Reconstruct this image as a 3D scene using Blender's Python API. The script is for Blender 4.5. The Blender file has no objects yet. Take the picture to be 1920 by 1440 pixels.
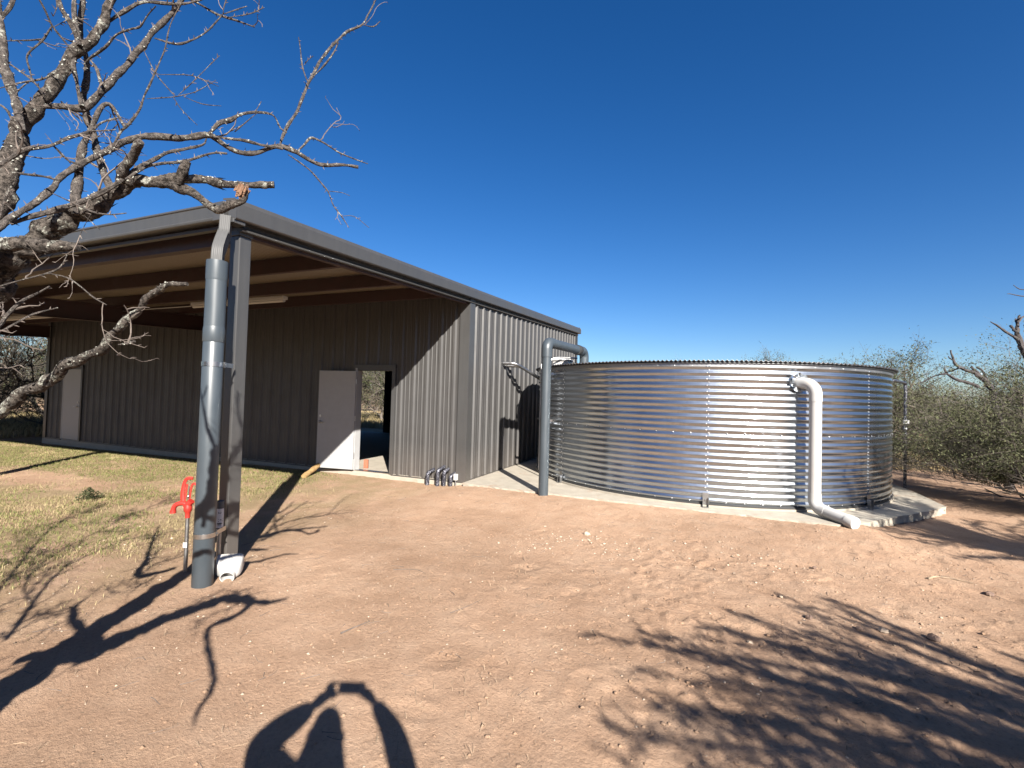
import bpy, math, random
import numpy as np
from mathutils import Vector, Matrix, noise as mnoise

# ------------------------------------------------------------------ camera, world, sun, exposure
SC = bpy.context.scene
COL = SC.collection
cam_data = bpy.data.cameras.new('camera')
cam = bpy.data.objects.new('camera', cam_data)
COL.objects.link(cam)
CAM = Vector((4.2192, -8.0189, 1.6429))
c_r = Vector((0.925201, 0.378441, 0.028012)); c_u = Vector((-0.015706, -0.035565, 0.999244)); c_f = Vector((-0.379151, 0.924942, 0.026961))
M = Matrix.Identity(4)
for i_ in range(3):
    M[i_][0] = c_r[i_]; M[i_][1] = c_u[i_]; M[i_][2] = -c_f[i_]; M[i_][3] = CAM[i_]
cam.matrix_world = M
cam_data.sensor_fit = 'HORIZONTAL'; cam_data.sensor_width = 36.0; cam_data.lens = 16.488
cam_data.clip_start = 0.02; cam_data.clip_end = 4000
SC.camera = cam

SUN = Vector((0.553688, -0.662046, 0.505099))          # direction towards the sun
world = bpy.data.worlds.new('World'); SC.world = world; world.use_nodes = True
wn = world.node_tree.nodes; wl = world.node_tree.links
sky = wn.new('ShaderNodeTexSky'); sky.sky_type = 'NISHITA'; sky.sun_disc = False
sky.sun_elevation = math.asin(SUN.z); sky.sun_rotation = math.atan2(SUN.x, SUN.y)
sky.air_density = 0.9; sky.dust_density = 0.7; sky.ozone_density = 3.5; sky.altitude = 300
bg = wn['Background']; bg.inputs['Strength'].default_value = 0.052
hsv = wn.new('ShaderNodeHueSaturation'); hsv.inputs['Saturation'].default_value = 1.31; hsv.inputs['Value'].default_value = .74; hsv.inputs['Hue'].default_value = .508
wl.new(sky.outputs['Color'], hsv.inputs['Color']); wl.new(hsv.outputs['Color'], bg.inputs['Color'])
sd = bpy.data.lights.new('sun', 'SUN'); sd.energy = 5.0; sd.angle = math.radians(0.53); sd.color = (1.0, 0.945, 0.865)
so = bpy.data.objects.new('sun', sd); COL.objects.link(so)
so.rotation_euler = SUN.to_track_quat('Z', 'Y').to_euler()
SC.view_settings.view_transform = 'Standard'; SC.view_settings.look = 'None'
SC.view_settings.gamma = 1.0; SC.view_settings.exposure = 1.88; SC.view_settings.use_curve_mapping = False
try:
    SC.cycles.max_bounces = 8; SC.cycles.diffuse_bounces = 1; SC.cycles.transparent_max_bounces = 8
except Exception: pass
rng = np.random.default_rng(7); random.seed(7)

# ------------------------------------------------------------------ materials
def newmat(name):
    m = bpy.data.materials.new(name); m.use_nodes = True
    return m, m.node_tree.nodes, m.node_tree.links, m.node_tree.nodes['Principled BSDF']
def nz(N, L, scale, detail=4, rough=.55, vec=None, dist=0):
    n = N.new('ShaderNodeTexNoise'); n.inputs['Scale'].default_value = scale; n.inputs['Detail'].default_value = detail
    n.inputs['Roughness'].default_value = rough; n.inputs['Distortion'].default_value = dist
    if vec is not None: L.new(vec, n.inputs['Vector'])
    return n
def ramp(N, L, fac, stops):
    r = N.new('ShaderNodeValToRGB'); L.new(fac, r.inputs['Fac'])
    e = r.color_ramp.elements
    while len(e) < len(stops): e.new(.5)
    for i, (p, c) in enumerate(stops):
        e[i].position = p
        e[i].color = (c[0], c[1], c[2], 1) if hasattr(c, '__len__') else (c, c, c, 1)
    return r
def mixc(N, L, f, a, b, mode='MIX'):
    m = N.new('ShaderNodeMix'); m.data_type = 'RGBA'; m.blend_type = mode
    for s, v in ((m.inputs[0], f), (m.inputs[6], a), (m.inputs[7], b)):
        if isinstance(v, bpy.types.NodeSocket): L.new(v, s)
        elif hasattr(v, '__len__'): s.default_value = (v[0], v[1], v[2], 1)
        else: s.default_value = v
    return m.outputs[2]
def bump(N, L, h, strength, dist, normal=None):
    b = N.new('ShaderNodeBump'); b.inputs['Strength'].default_value = strength; b.inputs['Distance'].default_value = dist
    L.new(h, b.inputs['Height'])
    if normal is not None: L.new(normal, b.inputs['Normal'])
    return b.outputs['Normal']
def geo_pos(N):
    return N.new('ShaderNodeNewGeometry').outputs['Position']
def mapping(N, L, vec, sc=(1, 1, 1), rot=(0, 0, 0)):
    m = N.new('ShaderNodeMapping'); L.new(vec, m.inputs['Vector']); m.inputs['Scale'].default_value = sc; m.inputs['Rotation'].default_value = rot
    return m.outputs['Vector']
def simple(name, col, rough=.5, metal=0.0, var=.15, scale=6, bmp=0.0, bscale=60, spec=None, stretch=None, dirt=None):
    m, N, L, B = newmat(name)
    p = geo_pos(N)
    if stretch: p = mapping(N, L, p, stretch)
    n = nz(N, L, scale, 5, .6, p)
    d = [max(0, c * (1 - var)) for c in col]; h = [min(1, c * (1 + var)) for c in col]
    r = ramp(N, L, n.outputs['Fac'], [(.3, d), (.7, h)])
    out = r.outputs['Color']
    if dirt:
        n2 = nz(N, L, dirt[1], 6, .7, geo_pos(N)); r2 = ramp(N, L, n2.outputs['Fac'], [(dirt[2], 0.0), (dirt[3], 1.0)])
        out = mixc(N, L, r2.outputs['Color'], out, dirt[0])
    L.new(out, B.inputs['Base Color'])
    B.inputs['Metallic'].default_value = metal
    rr = ramp(N, L, n.outputs['Fac'], [(.3, max(.02, rough * .85)), (.7, min(1, rough * 1.15))]); L.new(rr.outputs['Color'], B.inputs['Roughness'])
    if spec is not None: B.inputs['Specular IOR Level'].default_value = spec
    if bmp:
        nb = nz(N, L, bscale, 4, .6, geo_pos(N)); L.new(bump(N, L, nb.outputs['Fac'], bmp, .01), B.inputs['Normal'])
    return m

def ground_mat():
    m, N, L, B = newmat('ground_soil'); p = geo_pos(N)
    big = nz(N, L, .45, 5, .6, p); mid = nz(N, L, 2.6, 6, .65, p); fine = nz(N, L, 38, 6, .75, p); grit = nz(N, L, 160, 3, .7, p)
    c1 = ramp(N, L, mid.outputs['Fac'], [(.22, (.262, .168, .110)), (.5, (.318, .214, .146)), (.8, (.362, .258, .184))]).outputs['Color']
    c2 = ramp(N, L, big.outputs['Fac'], [(.34, (.80, .77, .74)), (.62, (1.08, 1.06, 1.04))]).outputs['Color']
    c = mixc(N, L, 1.0, c1, c2, 'MULTIPLY')
    c3 = ramp(N, L, fine.outputs['Fac'], [(.25, (.55, .50, .46)), (.48, (1.0, 1.0, 1.0)), (.8, (1.25, 1.22, 1.18))]).outputs['Color']
    c = mixc(N, L, .8, c, c3, 'MULTIPLY')
    v = N.new('ShaderNodeTexVoronoi'); v.inputs['Scale'].default_value = 42; L.new(p, v.inputs['Vector'])
    vs = ramp(N, L, v.outputs['Distance'], [(.0, 1.0), (.10, 1.0), (.16, 0.0)]).outputs['Color']
    vm = ramp(N, L, N_sep(N, L, v.outputs['Color']), [(.80, 0.0), (.84, 1.0)]).outputs['Color']
    f = mixc(N, L, 1.0, vs, vm, 'MULTIPLY')
    c = mixc(N, L, f, c, (.34, .27, .20))
    # straw-coloured zone to the left and everywhere far off
    sx = N.new('ShaderNodeSeparateXYZ'); L.new(p, sx.inputs[0])
    mp = N.new('ShaderNodeMapRange'); L.new(sx.outputs['X'], mp.inputs['Value']); mp.inputs['From Min'].default_value = .3; mp.inputs['From Max'].default_value = -1.8
    gn = nz(N, L, 1.1, 6, .7, p); gr = ramp(N, L, gn.outputs['Fac'], [(.40, 0.0), (.56, 1.0)]).outputs['Color']
    fz = mixc(N, L, 1.0, mp.outputs[0], gr, 'MULTIPLY'); fz = mixc(N, L, 1.0, fz, (.65, .65, .65), 'MULTIPLY')
    mq = N.new('ShaderNodeMapping'); mq.inputs['Location'].default_value = (7.4 / 2.5, 3.2 / .6, 0); mq.inputs['Scale'].default_value = (1 / 2.5, 1 / .6, 0); L.new(p, mq.inputs['Vector'])
    ln = N.new('ShaderNodeVectorMath'); ln.operation = 'LENGTH'; L.new(mq.outputs[0], ln.inputs[0])
    br_ = ramp(N, L, ln.outputs['Value'], [(.75, 0.0), (1.0, 1.0)]).outputs['Color']
    fz = mixc(N, L, 1.0, fz, br_, 'MULTIPLY')
    sc_ = nz(N, L, 25, 5, .8, p); straw = ramp(N, L, sc_.outputs['Fac'], [(.3, (.12, .095, .045)), (.7, (.24, .19, .105))]).outputs['Color']
    c = mixc(N, L, fz, c, straw)
    L.new(c, B.inputs['Base Color']); B.inputs['Roughness'].default_value = .95; B.inputs['Specular IOR Level'].default_value = .15
    n1 = bump(N, L, mid.outputs['Fac'], .25, .04)
    n2 = bump(N, L, fine.outputs['Fac'], .85, .026, n1)
    n3 = bump(N, L, grit.outputs['Fac'], .7, .008, n2)
    n4 = bump(N, L, f, .8, .008, n3)
    L.new(n4, B.inputs['Normal'])
    return m
def N_sep(N, L, c):
    s = N.new('ShaderNodeSeparateColor'); L.new(c, s.inputs[0]); return s.outputs[0]

def bark_mat(name, a, b, lich=(.50, .50, .43), thr=(.56, .62), lsc=9, furrow=(60, 60, 60)):
    m, N, L, B = newmat(name); p = geo_pos(N)
    n = nz(N, L, 1, 6, .7, mapping(N, L, p, furrow)); n2 = nz(N, L, 90, 4, .7, p)
    c = ramp(N, L, n.outputs['Fac'], [(.42, a), (.60, b)]).outputs['Color']
    l = nz(N, L, lsc, 5, .75, p, .4); lf = ramp(N, L, l.outputs['Fac'], [(thr[0], 0.0), (thr[1], 1.0)]).outputs['Color']
    gap = ramp(N, L, n2.outputs['Fac'], [(.38, 0.0), (.5, 1.0)]).outputs['Color']
    f = mixc(N, L, 1.0, lf, gap, 'MULTIPLY')
    c = mixc(N, L, f, c, lich)
    L.new(c, B.inputs['Base Color']); B.inputs['Roughness'].default_value = .9; B.inputs['Specular IOR Level'].default_value = .2
    h = bump(N, L, n.outputs['Fac'], 1.0, .02); h = bump(N, L, n2.outputs['Fac'], .6, .004, h)
    L.new(h, B.inputs['Normal'])
    return m

def galv_mat(name='galvanised_steel', col=(.43, .465, .505), rough=.13):
    m, N, L, B = newmat(name); p = geo_pos(N)
    v = N.new('ShaderNodeTexVoronoi'); v.inputs['Scale'].default_value = 55; L.new(p, v.inputs['Vector'])
    sp = ramp(N, L, N_sep(N, L, v.outputs['Color']), [(0.0, [c * .90 for c in col]), (1.0, [min(1, c * 1.06) for c in col])]).outputs['Color']
    s = nz(N, L, 1.6, 5, .6, mapping(N, L, p, (1, 1, 3))); st = ramp(N, L, s.outputs['Fac'], [(.3, .84), (.7, 1.0)]).outputs['Color']
    L.new(mixc(N, L, 1.0, sp, st, 'MULTIPLY'), B.inputs['Base Color'])
    B.inputs['Metallic'].default_value = 1.0
    rr = ramp(N, L, s.outputs['Fac'], [(.3, rough * .8), (.7, rough * 1.35)]); L.new(rr.outputs['Color'], B.inputs['Roughness'])
    w = nz(N, L, 5, 3, .5, p); nrm = bump(N, L, w.outputs['Fac'], .12, .03); L.new(nrm, B.inputs['Normal'])
    G = N.new('ShaderNodeBsdfGlossy'); G.inputs['Roughness'].default_value = .38; G.inputs['Color'].default_value = (col[0], col[1], col[2], 1); L.new(nrm, G.inputs['Normal'])
    X = N.new('ShaderNodeMixShader'); X.inputs[0].default_value = .27; L.new(B.outputs[0], X.inputs[1]); L.new(G.outputs[0], X.inputs[2]); L.new(X.outputs[0], N['Material Output'].inputs['Surface'])
    return m
def leaf_mat(name, a, b):
    m, N, L, B = newmat(name); n = nz(N, L, 3.5, 4, .7, geo_pos(N))
    i = N.new('ShaderNodeObjectInfo')
    c = ramp(N, L, n.outputs['Fac'], [(.3, a), (.7, b)]).outputs['Color']
    L.new(c, B.inputs['Base Color']); B.inputs['Roughness'].default_value = .75; B.inputs['Specular IOR Level'].default_value = .25
    return m
def metal_paint(name, col, rough=.38, spec=.5):
    m, N, L, B = newmat(name); p = geo_pos(N); B.inputs['Specular IOR Level'].default_value = spec
    s = nz(N, L, 1, 5, .7, mapping(N, L, p, (14, 14, .8))); n = nz(N, L, 2.2, 5, .6, p)
    a = ramp(N, L, s.outputs['Fac'], [(.25, [c * .88 for c in col]), (.75, [c * 1.10 for c in col])]).outputs['Color']
    # dust splashed up from the ground
    sx = N.new('ShaderNodeSeparateXYZ'); L.new(p, sx.inputs[0])
    mp = N.new('ShaderNodeMapRange'); L.new(sx.outputs['Z'], mp.inputs['Value']); mp.inputs['From Min'].default_value = .7; mp.inputs['From Max'].default_value = -.1; mp.inputs['To Max'].default_value = .22
    d = mixc(N, L, 1.0, mp.outputs[0], n.outputs['Fac'], 'MULTIPLY')
    c = mixc(N, L, d, a, (.22, .165, .12))
    L.new(c, B.inputs['Base Color'])
    rr = ramp(N, L, n.outputs['Fac'], [(.3, rough * .85), (.7, rough * 1.2)]); L.new(rr.outputs['Color'], B.inputs['Roughness'])
    w = nz(N, L, 1.3, 3, .5, p); L.new(bump(N, L, w.outputs['Fac'], .10, .03), B.inputs['Normal'])
    return m

MT = dict(
    ground=ground_mat(),
    wall=metal_paint('bronze_sheet', (.036, .0345, .0335), .54, .6),
    trim=metal_paint('bronze_trim', (.036, .0355, .035), .42, .7),
    tan=simple('ceiling_sheet', (.145, .12, .085), .45, var=.05),
    red=simple('red_oxide_steel', (.026, .009, .008), .55, var=.2),
    concrete=simple('concrete', (.265, .235, .19), .9, var=.12, scale=5, bmp=.3, bscale=90, dirt=((.24, .17, .12), 2.2, .56, .72)),
    white=simple('white_door_paint', (.26, .26, .26), .45, var=.05),
    gate=simple('interior_sheet', (.3, .29, .27), .5, var=.05),
    pvc=simple('grey_pvc', (.036, .045, .053), .42, var=.07, scale=4, stretch=(4, 4, .7), dirt=((.30, .27, .23), 9, .66, .85)),
    pvcw=simple('white_pvc', (.335, .33, .32), .4, var=.04, dirt=((.45, .36, .27), 4, .60, .85)),
    galv=galv_mat(), galv2=galv_mat('galvanised_pipe', (.34, .34, .34), .42),
    dark=simple('black_sealant_and_shade', (.02, .02, .02), .6),  # black rubber and sealant, also the painted shade in the rake recess
    gutter=simple('downspout_paint', (.060, .060, .060), .6, metal=.0, var=.08, spec=.3),
    redp=simple('red_enamel', (.27, .018, .012), .5, var=.1, bmp=.15, bscale=70),
    bark=bark_mat('rough_bark', (.018, .0145, .012), (.098, .083, .071), lich=(.26, .26, .225), furrow=(60, 60, 60), thr=(.56, .61), lsc=13),
    bark2=bark_mat('smooth_bark', (.035, .03, .027), (.105, .09, .08), lich=(.27, .27, .235), thr=(.58, .62), lsc=20),
    twig=simple('twig_bark', (.095, .076, .064), .85, var=.35, scale=30),
    deadwood=simple('dead_wood', (.040, .033, .032), .9, var=.3, scale=12),
    lichen=simple('lichen', (.23, .23, .20), .95, var=.2, scale=60),
    broken=simple('broken_wood', (.12, .062, .033), .9, var=.3, scale=50),
    shrubwood=simple('brush_wood', (.080, .066, .054), .9, var=.35, scale=5),
    leaf_g=leaf_mat('olive_leaf', (.030, .036, .015), (.078, .080, .036)),
    leaf_d=leaf_mat('dark_leaf', (.028, .035, .015), (.066, .070, .030)),
    leaf_b=leaf_mat('dry_leaf', (.10, .078, .05), (.17, .14, .09)),
    grass_g=leaf_mat('green_grass_blade', (.065, .078, .022), (.14, .14, .045)),
    grass_d=leaf_mat('straw_blade', (.17, .135, .062), (.33, .265, .145)),
    stone=simple('limestone_pebble', (.30, .235, .175), .9, var=.35, scale=9),
    stone2=simple('brown_stone', (.12, .078, .058), .9, var=.3, scale=14),
    strawstick=simple('straw_litter', (.20, .145, .095), .9, var=.6, scale=11),
    log=simple('cut_post_wood', (.24, .15, .06), .85, var=.3, scale=10),
    brick=simple('red_brick', (.24, .075, .04), .9, var=.2, scale=30),
    steel=simple('bright_steel', (.48, .48, .48), .3, metal=1.0, var=.06),
    sticker=simple('white_sticker', (.42, .42, .42), .4, var=.03),
    ink=simple('black_ink', (.015, .015, .015), .5),
    lampw=simple('lamp_housing', (.36, .35, .33), .4, var=.04),
    wrap=None, cloth=simple('navy_shirt', (.05, .06, .09), .85, var=.2, scale=12), skin=simple('skin', (.45, .26, .18), .5, var=.06),
    phone=simple('black_phone', (.02, .02, .022), .2), hair=simple('cap_cloth', (.04, .035, .03), .8),
    jeans=simple('denim', (.07, .09, .14), .9, var=.2, scale=20),
)
def wrap_mat():
    m, N, L, B = newmat('foil_wrap'); p = geo_pos(N)
    n = nz(N, L, 45, 4, .8, mapping(N, L, p, (1, 1, .6)))
    c = ramp(N, L, n.outputs['Fac'], [(.40, (.015, .015, .02)), (.56, (.09, .09, .11)), (.72, (.55, .56, .6))]).outputs['Color']
    L.new(c, B.inputs['Base Color']); B.inputs['Metallic'].default_value = .6; B.inputs['Roughness'].default_value = .3
    L.new(bump(N, L, n.outputs['Fac'], .9, .01), B.inputs['Normal'])
    return m
MT['wrap'] = wrap_mat()

# ------------------------------------------------------------------ object helpers
def link(name, me, mat=None, parent=None, **props):
    o = bpy.data.objects.new(name, me); COL.objects.link(o)
    if mat is not None and me is not None and not me.materials: me.materials.append(mat)
    if parent is not None: o.parent = parent
    for k, v in props.items(): o[k] = v
    return o
def thing(name, label, cat, loc=(0, 0, 0), group=None):
    o = bpy.data.objects.new(name, None); COL.objects.link(o); o.location = loc; o.empty_display_size = .2
    o['label'] = label; o['category'] = cat
    if group: o['group'] = group
    return o
class MB:
    def __init__(s): s.v = []; s.f = []; s.n = 0
    def add(s, V, F):
        V = np.asarray(V, float); s.v.append(V); s.f += [tuple(int(i) + s.n for i in q) for q in F]; s.n += len(V); return s
    def box(s, x0, x1, y0, y1, z0, z1):
        V = [(x, y, z) for x in (x0, x1) for y in (y0, y1) for z in (z0, z1)]
        return s.add(V, [(0, 1, 3, 2), (4, 6, 7, 5), (0, 4, 5, 1), (2, 3, 7, 6), (0, 2, 6, 4), (1, 5, 7, 3)])
    def tube(s, pts, radii, n=10, caps=True, sx=1.0):
        P = np.asarray(pts, float); k = len(P)
        R = np.full(k, radii, float) if np.isscalar(radii) else np.asarray(radii, float)
        T = np.gradient(P, axis=0); T /= np.linalg.norm(T, axis=1)[:, None] + 1e-12
        a = np.array([0, 0, 1.]) if abs(T[0][2]) < .9 else np.array([1., 0, 0])
        u = np.cross(T[0], a); u /= np.linalg.norm(u); V = []
        th = np.linspace(0, 2 * np.pi, n, endpoint=False)
        for i in range(k):
            u = u - T[i] * (u @ T[i]); u /= np.linalg.norm(u) + 1e-12; w = np.cross(T[i], u)
            V.append(P[i] + R[i] * (np.cos(th)[:, None] * u * sx + np.sin(th)[:, None] * w))
        V = np.concatenate(V); F = []
        for i in range(k - 1):
            for j in range(n):
                F.append((i * n + j, i * n + (j + 1) % n, (i + 1) * n + (j + 1) % n, (i + 1) * n + j))
        if caps: F.append(tuple(range(n - 1, -1, -1))); F.append(tuple((k - 1) * n + j for j in range(n)))
        return s.add(V, F)
    def mesh(s, name, smooth=False, mat=None):
        me = bpy.data.meshes.new(name)
        V = np.concatenate(s.v) if s.v else np.zeros((0, 3))
        me.from_pydata(V.tolist(), [], s.f); me.update()
        if smooth:
            me.polygons.foreach_set('use_smooth', [True] * len(me.polygons))
        if mat: me.materials.append(mat)
        return me
    def obj(s, name, mat, parent=None, smooth=False, **props):
        me = s.mesh(name, smooth, mat)
        if smooth: me_sharp(me)
        return link(name, me, None, parent, **props)
def me_sharp(me, ang=40):
    try: me.set_sharp_from_angle(angle=math.radians(ang))
    except Exception: pass
def bevel(o, w=.004, seg=2):
    m = o.modifiers.new('bevel', 'BEVEL'); m.width = w; m.segments = seg; m.limit_method = 'ANGLE'; return o
def fast_mesh(name, V, F, mat, smooth=False):
    """V (n,3), F (m,k) same-size polygons"""
    V = np.ascontiguousarray(V, np.float32); F = np.ascontiguousarray(F, np.int32); k = F.shape[1]
    me = bpy.data.meshes.new(name); me.vertices.add(len(V)); me.vertices.foreach_set('co', V.ravel())
    me.loops.add(F.size); me.loops.foreach_set('vertex_index', F.ravel())
    me.polygons.add(len(F)); me.polygons.foreach_set('loop_start', np.arange(0, F.size, k, dtype=np.int32))
    if smooth: me.polygons.foreach_set('use_smooth', np.ones(len(F), bool))
    me.update(calc_edges=True); me.validate()
    me.materials.append(mat); return me
def arc(c, r, a0, a1, axis_u, axis_v, n=8):
    c = np.array(c, float); u = np.array(axis_u, float); v = np.array(axis_v, float)
    return [c + r * (math.cos(a) * u + math.sin(a) * v) for a in np.linspace(a0, a1, n)]
def catmull(P, step=.02):
    P = np.asarray(P, float)
    Q = np.vstack([2 * P[0] - P[1], P, 2 * P[-1] - P[-2]]); out = []
    for i in range(1, len(Q) - 2):
        L_ = np.linalg.norm(Q[i + 1][:3] - Q[i][:3]); n = max(1, int(L_ / step))
        for t in np.arange(n) / n:
            a, b, c, d = Q[i - 1], Q[i], Q[i + 1], Q[i + 2]
            out.append(.5 * ((2 * b) + (c - a) * t + (2 * a - 5 * b + 4 * c - d) * t * t + (3 * b - a - 3 * c + d) * t ** 3))
    out.append(P[-1]); out = np.array(out)
    if out.shape[1] > 3: out[:, 3] = np.maximum(out[:, 3], P[:, 3].min())
    return out
# value noise for numpy arrays
_tab = rng.random((256, 256))
def vnoise(x, y, s):
    x = x * s + 1000.3; y = y * s + 1000.7; xi = np.floor(x).astype(int); yi = np.floor(y).astype(int); fx = x - xi; fy = y - yi
    fx = fx * fx * (3 - 2 * fx); fy = fy * fy * (3 - 2 * fy)
    g = lambda a, b: _tab[a % 256, b % 256]
    return (g(xi, yi) * (1 - fx) + g(xi + 1, yi) * fx) * (1 - fy) + (g(xi, yi + 1) * (1 - fx) + g(xi + 1, yi + 1) * fx) * fy
def fbm(x, y, s, o=4, g=.5):
    a = 1; t = 0; w = 0
    for i in range(o): t = t + a * vnoise(x, y, s * 2 ** i + i * .17); w += a; a *= g
    return t / w
def sstep(a, b, x):
    t = np.clip((x - a) / (b - a), 0, 1); return t * t * (3 - 2 * t)

# ------------------------------------------------------------------ ground
TX, TY, TR, TZ0, TH = 3.9964, 3.5761, 3.5619, 0.0494, 2.2092
def ground_z(x, y):
    x = np.asarray(x, float); y = np.asarray(y, float)
    z = np.full(np.broadcast(x, y).shape, -.113)
    # ground lies higher along the concrete pad, lower towards the left end of the shed
    w = sstep(-2.6, -.5, y) * (1 - sstep(6.2, 6.7, x)) * sstep(-.6, .6, x) * (1 - sstep(.2, .6, y)); z = z + .085 * w
    z = z - .09 * sstep(-3, -14, x) * 1.0
    z = z + (fbm(x, y, .35, 3) - .5) * .05 * sstep(-4.6, -6.5, y) * 0 + (fbm(x, y, .9, 3) - .5) * .022
    far = sstep(14, 60, np.hypot(x, y)); z = z + far * (fbm(x, y, .03, 3) - .5) * .9
    rough = .35 + .65 * sstep(2.2, 4.2, x)
    n1 = fbm(x, y, 7, 3); ridge = 1 - np.abs(2 * fbm(x + 3, y, 4.5, 3) - 1)
    near = 1 - sstep(14, 25, np.hypot(x - 4, y + 4))
    clod = sstep(.5, .8, fbm(x, y + 9, 12, 3)) * (.3 + sstep(.45, .62, fbm(x + 5, y, 1.1, 3)))
    z = z + near * ((n1 - .5) * .010 + (ridge ** 5) * .007 * rough + clod * .015 * rough)
    # footprints and hoof marks trodden in the soft soil on the right
    return z
def make_ground():
    def axis(segs):
        out = [segs[0][0]]
        for a, b, d in segs:
            n = max(1, int(round((b - a) / d))); out += list(np.linspace(a, b, n + 1)[1:])
        return np.array(out)
    def grow(a, n, f, d):
        o = []; x = a
        for i in range(n): d *= f; x += d; o.append(x)
        return o
    X = axis([(-16, -9, .25), (-9, -1, .06), (-1, 7.5, .026), (7.5, 12, .07), (12, 20, .3)])
    Y = axis([(-12, -7.2, .25), (-7.2, -2.2, .026), (-2.2, .6, .05), (.6, 8, .25), (8, 20, .4)])
    X = np.concatenate([[-v for v in grow(16, 30, 1.25, .5)][::-1], X, grow(20, 30, 1.25, .5)])
    Y = np.concatenate([[-v for v in grow(12, 30, 1.25, .5)][::-1], Y, grow(20, 30, 1.25, .5)])
    gx, gy = np.meshgrid(X, Y, indexing='ij'); z = ground_z(gx, gy)
    rs = np.random.default_rng(3)
    for _ in range(170):            # shallow dents with a raised rim
        cx = rs.uniform(2.2, 8.5); cy = rs.uniform(-7, -1.0); a = rs.uniform(0, 3.14); lx = rs.uniform(.05, .15); ly = lx * rs.uniform(.4, .8)
        ix = slice(np.searchsorted(X, cx - .4), np.searchsorted(X, cx + .4)); iy = slice(np.searchsorted(Y, cy - .4), np.searchsorted(Y, cy + .4))
        dx = gx[ix, iy] - cx; dy = gy[ix, iy] - cy; u = (dx * math.cos(a) + dy * math.sin(a)) / lx; v = (-dx * math.sin(a) + dy * math.cos(a)) / ly
        r2 = u * u + v * v; z[ix, iy] += (-.009 * np.exp(-r2 ** 2 * .8) + .003 * np.exp(-(np.sqrt(r2) - 1.3) ** 2 * 9)) * (.4 + 1.2 * fbm(gx[ix, iy], gy[ix, iy], 22, 2))
    V = np.stack([gx, gy, z], -1).reshape(-1, 3); nx, ny = len(X), len(Y)
    i, j = np.meshgrid(np.arange(nx - 1), np.arange(ny - 1), indexing='ij'); a = (i * ny + j).ravel()
    F = np.stack([a, a + ny, a + ny + 1, a + 1], 1)
    # the floor slab covers the ground under the shed and the pad: sink the ground there
    ins = (V[:, 0] > -14.5) & (V[:, 0] < -.1) & (V[:, 1] > .12) & (V[:, 1] < 8.05)
    V[ins, 2] = -.35
    ins2 = (V[:, 0] > .1) & (V[:, 0] < 7.6) & (V[:, 1] > .2) & (V[:, 1] < 6.8) & (V[:, 0] + 0 < 6.2 + (V[:, 1]) * .8)
    V[ins2, 2] = -.35
    me = fast_mesh('ground', V, F, MT['ground'], True)
    link('ground', me, kind='structure')
make_ground()
def gz(x, y): return float(ground_z(np.array([x]), np.array([y]))[0])

# ------------------------------------------------------------------ the shed
H0, SL, P0, D0, LW = 3.7029, 0.0531, 4.839, 8.19, 14.65
XL = -22.2                                  # left end of the roof
zt = lambda y: H0 + SL * y                  # top of the roof at y
shed = thing('metal_building', 'long dark brown ribbed metal shed with a deep open porch under a low sloping roof', 'shed')
def rib_depth(s):
    """outward depth of the ribbed sheet at distance s along the wall"""
    t = (s % .3048) / .3048 * .3048
    if t < .048 or t > .3048 - .048:
        d = min(t, .3048 - t); return .032 if d <= .022 else .032 * (.048 - d) / .026
    for c in (.102, .203):
        d = abs(t - c)
        if d < .018: return .006 if d <= .008 else .006 * (.018 - d) / .01
    return 0.0
def breaks(s0, s1):
    b = [s0, s1]; k0 = int(math.floor(s0 / .3048)) - 1
    for k in range(k0, k0 + int((s1 - s0) / .3048) + 4):
        for o in (-.048, -.022, .022, .048, .084, .094, .110, .120, .185, .195, .211, .221):
            v = k * .3048 + o
            if s0 < v < s1: b.append(v)
    return sorted(b)
def sheet(mb, s0, s1, z0, z1, place):
    """z1 may be a function of s. place(s, depth, z) -> point"""
    B = breaks(s0, s1); V = []
    for s in B:
        d = rib_depth(s); zz = z1(s) if callable(z1) else z1
        V.append(place(s, d, z0)); V.append(place(s, d, zz))
    mb.add(V, [(2 * i, 2 * i + 2, 2 * i + 3, 2 * i + 1) for i in range(len(B) - 1)])
PW = .9144
front = lambda s, d, z: (-s, -d, z)
side = lambda s, d, z: (d, s, z)
back = lambda s, d, z: (-s, D0 + d, z)
lend = lambda s, d, z: (-LW - d, s, z)
DOORS = [(1.664, 2.664, 2.16), (12.74, 13.72, 2.16)]
def wall(name, total, z0, z1, place, holes=(), start=0.0):
    s = start; k = 0
    while s < total - .01:
        e = min(total, (math.floor(s / PW + 1e-6) + 1) * PW); mb = MB()
        cuts = sorted({s, e, *[h[0] for h in holes if s < h[0] < e], *[h[1] for h in holes if s < h[1] < e]})
        for a, b in zip(cuts[:-1], cuts[1:]):
            hole = [h for h in holes if h[0] <= a + 1e-6 and b <= h[1] + 1e-6]
            sheet(mb, a, b, hole[0][2] if hole else z0, z1, place)
        o = mb.obj('wall_panel', MT['wall'], shed)
        so_ = o.modifiers.new('thickness', 'SOLIDIFY'); so_.thickness = .0015; so_.offset = 0
        s = e
wall('front', LW, -.01, zt(0) - .10, front, DOORS, .10)
wall('side', D0 - .1, -.01, lambda s: zt(s) - .09, side, (), .10)
wall('back', LW, -.01, zt(D0) - .12, back, [(8.24, 12.0, 3.05)])
wall('left', D0, -.01, lambda s: zt(s) - .1, lend)
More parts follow.
